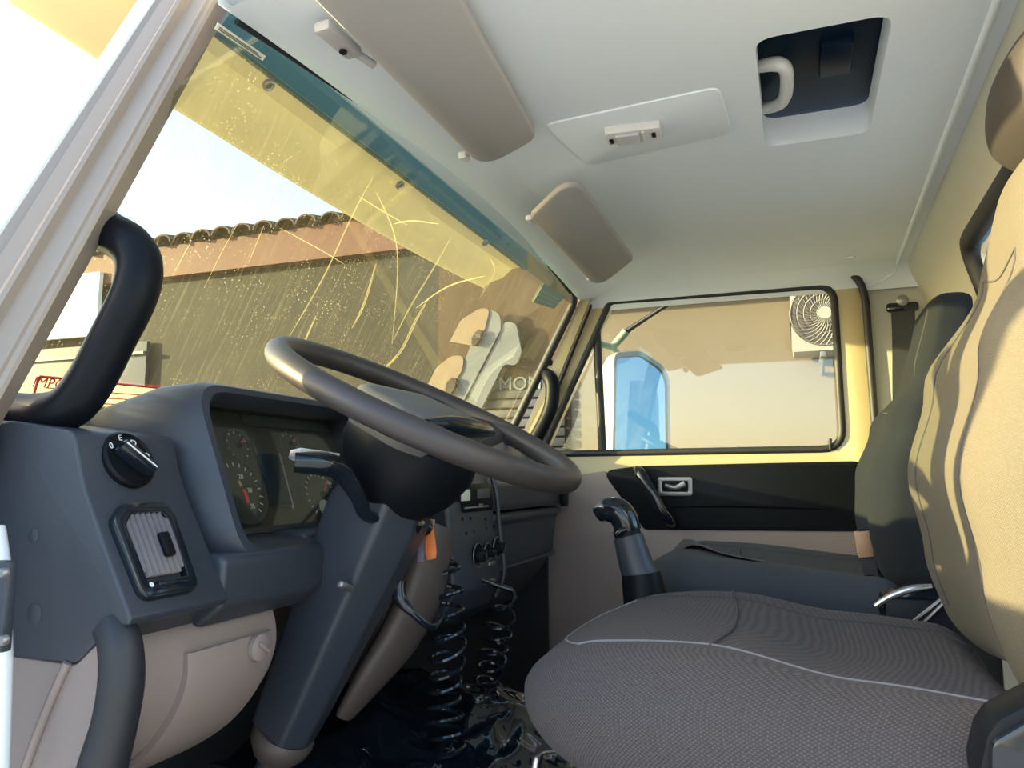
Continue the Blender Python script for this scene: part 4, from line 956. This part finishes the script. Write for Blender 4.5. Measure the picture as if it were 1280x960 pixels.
# stickers on the windshield
def wsp(px, py, off=-.004):
    v = ray(px, py); t = 1.3
    for _ in range(40):
        p = v*t; t += (YW(p.x, p.z)+off-p.y)/(v.y+.527*v.z)
    return v*t
def sticker(name, label, quad, mat, border=None, lines=0, txt=None, linemat=None):
    t = thing(name, label, 'sticker')
    q = [wsp(a, b) for a, b in quad]; n_ = (q[1]-q[0]).cross(q[3]-q[0]).normalized()
    if n_.dot(-q[0]) < 0: n_ = -n_
    loft('sheet', [[p for p in q], [p+n_*.0008 for p in q]], mat, t)
    if border:
        for i in range(4): sweep('border', [q[i]+n_*.001, q[(i+1) % 4]+n_*.001], .0016, border, t, n=4)
    U = (q[1]-q[0]).normalized(); V_ = (n_.cross(U)).normalized()
    for k in range(lines):
        f = (k+1.6)/(lines+1.6); a, b = q[0].lerp(q[3], f), q[1].lerp(q[2], f)
        sweep('print_line', [a.lerp(b, .05)+n_*.0015, a.lerp(b, .95 if k % 2 else .85)+n_*.0015], .0008, linemat, t, n=4)
    if txt:
        s_, u, v, sz = txt; p = q[0].lerp(q[1], u).lerp(q[3].lerp(q[2], u), v)+n_*.0012
        text('lettering', s_, p, U, V_, sz, linemat, t)
    return t
M['film'] = bpy.data.materials.new('pale translucent sticker film'); M['film'].use_nodes = True
_t = M['film'].node_tree; _tl = _t.nodes.new('ShaderNodeBsdfTranslucent'); _tl.inputs[0].default_value = (.60, .56, .42, 1)
_mx = _t.nodes.new('ShaderNodeMixShader'); _mx.inputs[0].default_value = .25; _tr = _t.nodes.new('ShaderNodeBsdfTransparent'); _tr.inputs[0].default_value = (.8, .8, .75, 1)
_t.links.new(_tr.outputs[0], _mx.inputs[1]); _t.links.new(_tl.outputs[0], _mx.inputs[2]); _t.links.new(_mx.outputs[0], _t.nodes['Material Output'].inputs[0])

sticker('warning_sticker', 'red bordered IMPORTANTE notice stuck low on the windshield', [(48, 470), (232, 488), (212, 520), (36, 516)], M['film'], M['redmark'], 4, ('IMPORTANTE', .22, .17, .020), M['redmark'])
sticker('inspection_sticker', 'small green sticker in the upper passenger corner of the windshield', [(680, 354), (706, 371), (692, 386), (666, 378)], M['greenstk'], None, 3, None, M['wht'])
sticker('notice_strip', 'narrow yellow notice strip at the top of the windshield', [(272, 28), (332, 70), (328, 76), (268, 36)], M['paper'], None, 2, None, M['greymetal'])

# passenger mirror
mi = thing('side_mirror', 'tall grey passenger side mirror on a tubular arm', 'mirror')
MN = Vector((-.60, -.80, .08)).normalized(); MO = Vector((2.78, .52, .25))    # face looks rearwards and towards the cab
MU = Z.cross(MN).normalized(); MV = MN.cross(MU)
def mq(px, py):
    p = onpl(px, py, MO, MN)-MO; return (p.dot(MU), p.dot(MV))
mo_ = rpoly([mq(763, 600), mq(766, 440), mq(800, 438), mq(836, 462), mq(838, 600)], [.02, .04, .08, .09, .02], 7)
mc = Vector((sum(p.x for p in mo_)/len(mo_), sum(p.y for p in mo_)/len(mo_)))
def mring(s_, d): return [MO+MU*(mc.x+(p.x-mc.x)*s_)+MV*(mc.y+(p.y-mc.y)*s_)+MN*d for p in mo_]
loft('housing', [mring(a, b) for a, b in ((.55, -.11), (.85, -.09), (.98, -.045), (1.0, -.004), (.985, .006), (.90, .006), (.885, -.002))], M['mgrey'], mi, caps=False)
loft('mirror_glass', [mring(.90, -.004), mring(.90, -.001)], M['mirror'], mi, angle=20)
sweep('lower_arm', cr([at(750, 430, x=2.72), at(766, 436, x=2.75), at(775, 450, x=2.78), at(778, 470, x=2.80)], 5), .013, M['mgreen'], mi, n=10)
sweep('upper_arm', [at(768, 432, x=2.76), at(786, 412, x=2.74), at(812, 395, x=2.70), at(845, 374, x=2.64)], [.010, .010, .008, .008], M['black'], mi, n=10)
sweep('arm_clamp', [at(764, 436, x=2.745), at(783, 414, x=2.735)], [.014, .016], M['mgreen'], mi, n=10)
sweep('arm_stay', [at(750, 430, x=2.72), at(735, 425, x=2.60), at(728, 424, x=2.50)], .012, M['mgreen'], mi, n=10)

# ground and buildings
gr = box('ground', (2, 4, -ZC-.05), (60, 60, .1), M['ground'], bevel=0); tag(gr, 'sunlit concrete yard', 'ground', kind='structure')
BX = 4.8
bd = thing('building', 'long low building with red fascia beyond the passenger side', 'building')
def wallseg(nm, y0, y1, z0, z1, x0, mat, par=bd, th=.25):
    return box(nm, (x0+th/2, (y0+y1)/2, (z0+z1)/2), (th, y1-y0, z1-z0), mat, par, bevel=0)
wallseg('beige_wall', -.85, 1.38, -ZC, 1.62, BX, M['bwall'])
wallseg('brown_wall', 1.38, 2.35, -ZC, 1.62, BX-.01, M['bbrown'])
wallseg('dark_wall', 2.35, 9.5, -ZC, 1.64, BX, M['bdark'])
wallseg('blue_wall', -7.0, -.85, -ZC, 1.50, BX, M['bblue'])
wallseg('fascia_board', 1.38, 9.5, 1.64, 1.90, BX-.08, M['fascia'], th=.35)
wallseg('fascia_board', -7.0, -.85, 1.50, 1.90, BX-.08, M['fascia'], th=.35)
wallseg('awning_board', -.84, 1.37, 1.105, 1.90, BX-.10, M['fascia'], th=.10)
strip('roof_slab', Vector((BX-.05, -7, 1.92)), Vector((BX-.05, 9.5, 1.92)), Vector((BX+4, -7, 3.0)), Vector((BX+4, 9.5, 3.0)), -.06, M['tile'], bd, bevel=0)
# eave tiles: half barrels, one object each
tp0 = []
NT = 9
rr = []
for d, r_ in ((0, .095), (.42, .075)):
    rr.append([Vector((d, math.cos(math.pi*k/NT)*r_, math.sin(math.pi*k/NT)*r_*.75+d*.27)) for k in range(NT+1)]+[Vector((d, math.cos(math.pi*k/NT)*(r_-.014), math.sin(math.pi*k/NT)*(r_*.75-.014)+d*.27)) for k in range(NT, -1, -1)])
t0 = loft('roof_tile', rr, M['tile'], bd)
tme, tc_ = local_mesh(t0); bz = 1.99
t0.location = (BX+.06, -1.0, bz+ZC)
for k in range(1, 52):
    shared('roof_tile', tme, (BX+.06+random.uniform(-.01, .01), -1.0+.2*k, bz), bd)
# shutter slats with lettering
for k in range(9):
    box('shutter_slat', (BX-.03, 1.72, .62-.065*k), (.03, .62, .055), M['slat'], bd, bevel=.008)
text('wall_lettering', 'MON', Vector((BX-.05, 1.72, .62)), -Y, Z, .13, M['mountp'], bd)
# big cut-out sign on the wall
sg = thing('wall_sign', 'large pale cut-out sign of rounded shapes on the brown wall', 'sign')
def sgp(px, py, x_=4.70): p = at(px, py, x=x_); return (p.y, p.z)
def sgplate(nm, pts, rad, x_, mat):
    return plate(nm, rpoly([sgp(a, b, x_) for a, b in pts], rad, 5), [], (x_, 0, 0), Y, Z, .03, mat, sg)
M['signc'] = nmat('glare toned sign board', (.15, .105, .062), .6)  # cream tone paints windshield glare over one side of the pale sign
sgplate('upper_disc', [(562, 427), (576, 400), (600, 385), (612, 386), (606, 412), (590, 432)], [0, .1, .12, .1, .1, 0], 4.69, M['signc'])
sgplate('lower_disc', [(535, 480), (545, 460), (563, 445), (580, 444), (578, 462), (560, 492)], [0, .1, .12, .1, .1, 0], 4.69, M['signc'])
sgplate('long_bar', [(605, 386), (625, 390), (626, 412), (580, 500), (566, 492)], [.05, .08, .06, 0, 0], 4.70, M['signb'])
sgplate('wide_bar', [(630, 402), (645, 404), (652, 440), (645, 458), (630, 454), (602, 510), (582, 502), (622, 424)], [.04, .05, .06, .05, .05, 0, 0, 0], 4.71, M['signb'])
M['slot'] = nmat('dark brown slot', (.018, .012, .009), .8)
sgplate('upper_slot', [(589, 431), (590, 420), (598, 411), (603, 413), (600, 424), (594, 432)], .03, 4.665, M['slot'])
sgplate('lower_slot', [(556, 490), (558, 478), (566, 471), (571, 474), (568, 485), (562, 494)], .03, 4.665, M['slot'])
text('sign_lettering', 'COR', Vector((4.655, sgp(596, 422)[0], sgp(596, 422)[1])), -Y, Z, .045, M['signb'], sg)
# white panel added for an overexposed patch on the facade, dark shop window below
wb = thing('bright_patch_panel', 'white panel standing in for an overexposed patch high on the dark facade beside the driver side pillar', 'sign')
plate('board', [(5.50, 1.19), (6.9, 1.19), (6.9, 1.74), (5.50, 1.74)], [], (BX-.12, 0, 0), Y, Z, .04, M['signw'], wb)
sh2 = thing('shop_window', 'dark blue shop window below the white panel', 'window')
plate('pane', [(5.0, .35), (7.2, .35), (7.2, 1.12), (5.0, 1.12)], [], (BX-.05, 0, 0), Y, Z, .03, M['lcd'], sh2)
for z_ in (1.02, .62): box('rail', (BX-.07, 6.1, z_), (.03, 2.2, .025), M['signb'], sh2, bevel=0)
# air conditioner
ac = thing('air_conditioner', 'white outdoor air conditioner unit on the beige wall', 'air conditioner')
ax0 = BX-.34
acy0, acy1, acz0, acz1 = -.86, .0, .735, 1.33
a_l, a_b = at(990, 440, x=ax0), at(1030, 392, x=ax0)
acy1 = a_l.y; acz0 = a_l.z; acy0 = acy1-.80; acz1 = acz0+.54
fc = at(1031, 391, x=ax0); fr_ = .185
fl_ = [(fc.y+math.cos(2*math.pi*k/40)*fr_, fc.z+math.sin(2*math.pi*k/40)*fr_) for k in range(40)]
plate('casing_front', rpoly([(acy0, acz0), (acy1, acz0), (acy1, acz1), (acy0, acz1)], .02), [fl_], (ax0, 0, 0), Y, Z, .02, M['acw'], ac)
box('casing', (ax0+.17, (acy0+acy1)/2, (acz0+acz1)/2), (.26, acy1-acy0-.01, acz1-acz0-.01), M['acw'], ac, bevel=.01)
lathe('fan_well', [(fr_, 0), (fr_, .03), (0, .03)], Vector((ax0+.005, fc.y, fc.z)), X, M['acd'], ac, n=32)
for k in range(3):
    a = 2*math.pi*k/3+.5; q = []
    for t in [j/6 for j in range(7)]:
        rr_ = .03+t*.14
        q.append([Vector((ax0+.018+.008*s, fc.y+math.cos(a+s*(.45+.1*t)+t*.35)*rr_, fc.z+math.sin(a+s*(.45+.1*t)+t*.35)*rr_)) for s in (-1, -.3, .3, 1)])
    bl = loft('fan_blade', q, M['slat'], ac, closed_ring=False)
gd = thing('x'); bpy.data.objects.remove(gd); 
vsg = []
for k in range(36):
    a = 2*math.pi*k/36
    P = [Vector((ax0-.006, fc.y+math.cos(a+t*.7)*(.04+t*(fr_-.045)), fc.z+math.sin(a+t*.7)*(.04+t*(fr_-.045)))) for t in (0, .25, .5, .75, 1)]
    if k == 0:
        pass
    vsg.append(P)
def wires(nm, lines, r_, mat, par):
    vs, fs = [], []
    for P in lines:
        b0 = len(vs)
        for p in P:
            for dx, dy in ((-r_, 0), (r_*.5, r_), (r_*.5, -r_)): vs.append(p+Vector((dx, dy*.7, dy*.7)))
        for i in range(len(P)-1):
            for k in range(3): fs.append((b0+i*3+k, b0+i*3+(k+1) % 3, b0+i*3+3+(k+1) % 3, b0+i*3+3+k))
    return mobj(nm, vs, fs, mat, par)
wires('fan_guard', vsg+[[Vector((ax0-.008, fc.y+math.cos(2*math.pi*k/36)*r_, fc.z+math.sin(2*math.pi*k/36)*r_)) for k in range(37)] for r_ in (.04, .075, .11, .145, .18)], .0032, M['acw'], ac)
lathe('fan_hub', [(0, -.012), (.035, -.012), (.04, 0), (.04, .02), (0, .02)], Vector((ax0, fc.y, fc.z)), X, M['acw'], ac, n=18)
for y_ in (acy1-.16, acy0+.14):
    sweep('bracket', [Vector((ax0+.33, y_, acz0-.09)), Vector((ax0+.05, y_, acz0-.02))], .014, M['signb'], ac, n=6)
    box('bracket_arm', (ax0+.17, y_, acz0-.02), (.36, .03, .03), M['signb'], ac, bevel=.003)

# ------------------------------------------------------------------ finish: origins at each object's own centre / base, then parenting
def bbox(o):
    if o.type != 'MESH': return None
    cs = [o.matrix_basis @ v.co for v in o.data.vertices]
    return [Vector([f(c[i] for c in cs) for i in range(3)]) for f in (min, max)]
objs = [o for o in col.objects if o.type in ('MESH', 'EMPTY')]
kids = {}
for o in objs:
    p = PAR.get(o.name)
    if p is not None: kids.setdefault(p.name, []).append(o)
for o in objs:
    if o.type == 'MESH' and o.data.users == 1 and o.location.length < 1e-9:
        lo_, hi = bbox(o); c = (lo_+hi)/2; c.z = lo_.z if PAR.get(o.name) is None else c.z
        o.data.transform(Matrix.Translation(-c)); o.location = c
def desc(o):
    r_ = []
    for k in kids.get(o.name, []): r_ += [k]+desc(k)
    return r_
for o in objs:
    if o.type == 'EMPTY':
        bb = [bbox(d_) for d_ in desc(o) if d_.type == 'MESH']
        lo_ = Vector([min(b[0][i] for b in bb) for i in range(3)]); hi = Vector([max(b[1][i] for b in bb) for i in range(3)])
        o.location = ((lo_.x+hi.x)/2, (lo_.y+hi.y)/2, lo_.z)
wl_ = {o.name: o.location.copy() for o in objs}
for o in objs:
    p = PAR.get(o.name)
    if p is not None:
        o.parent = p; o.location = wl_[o.name]-wl_[p.name]
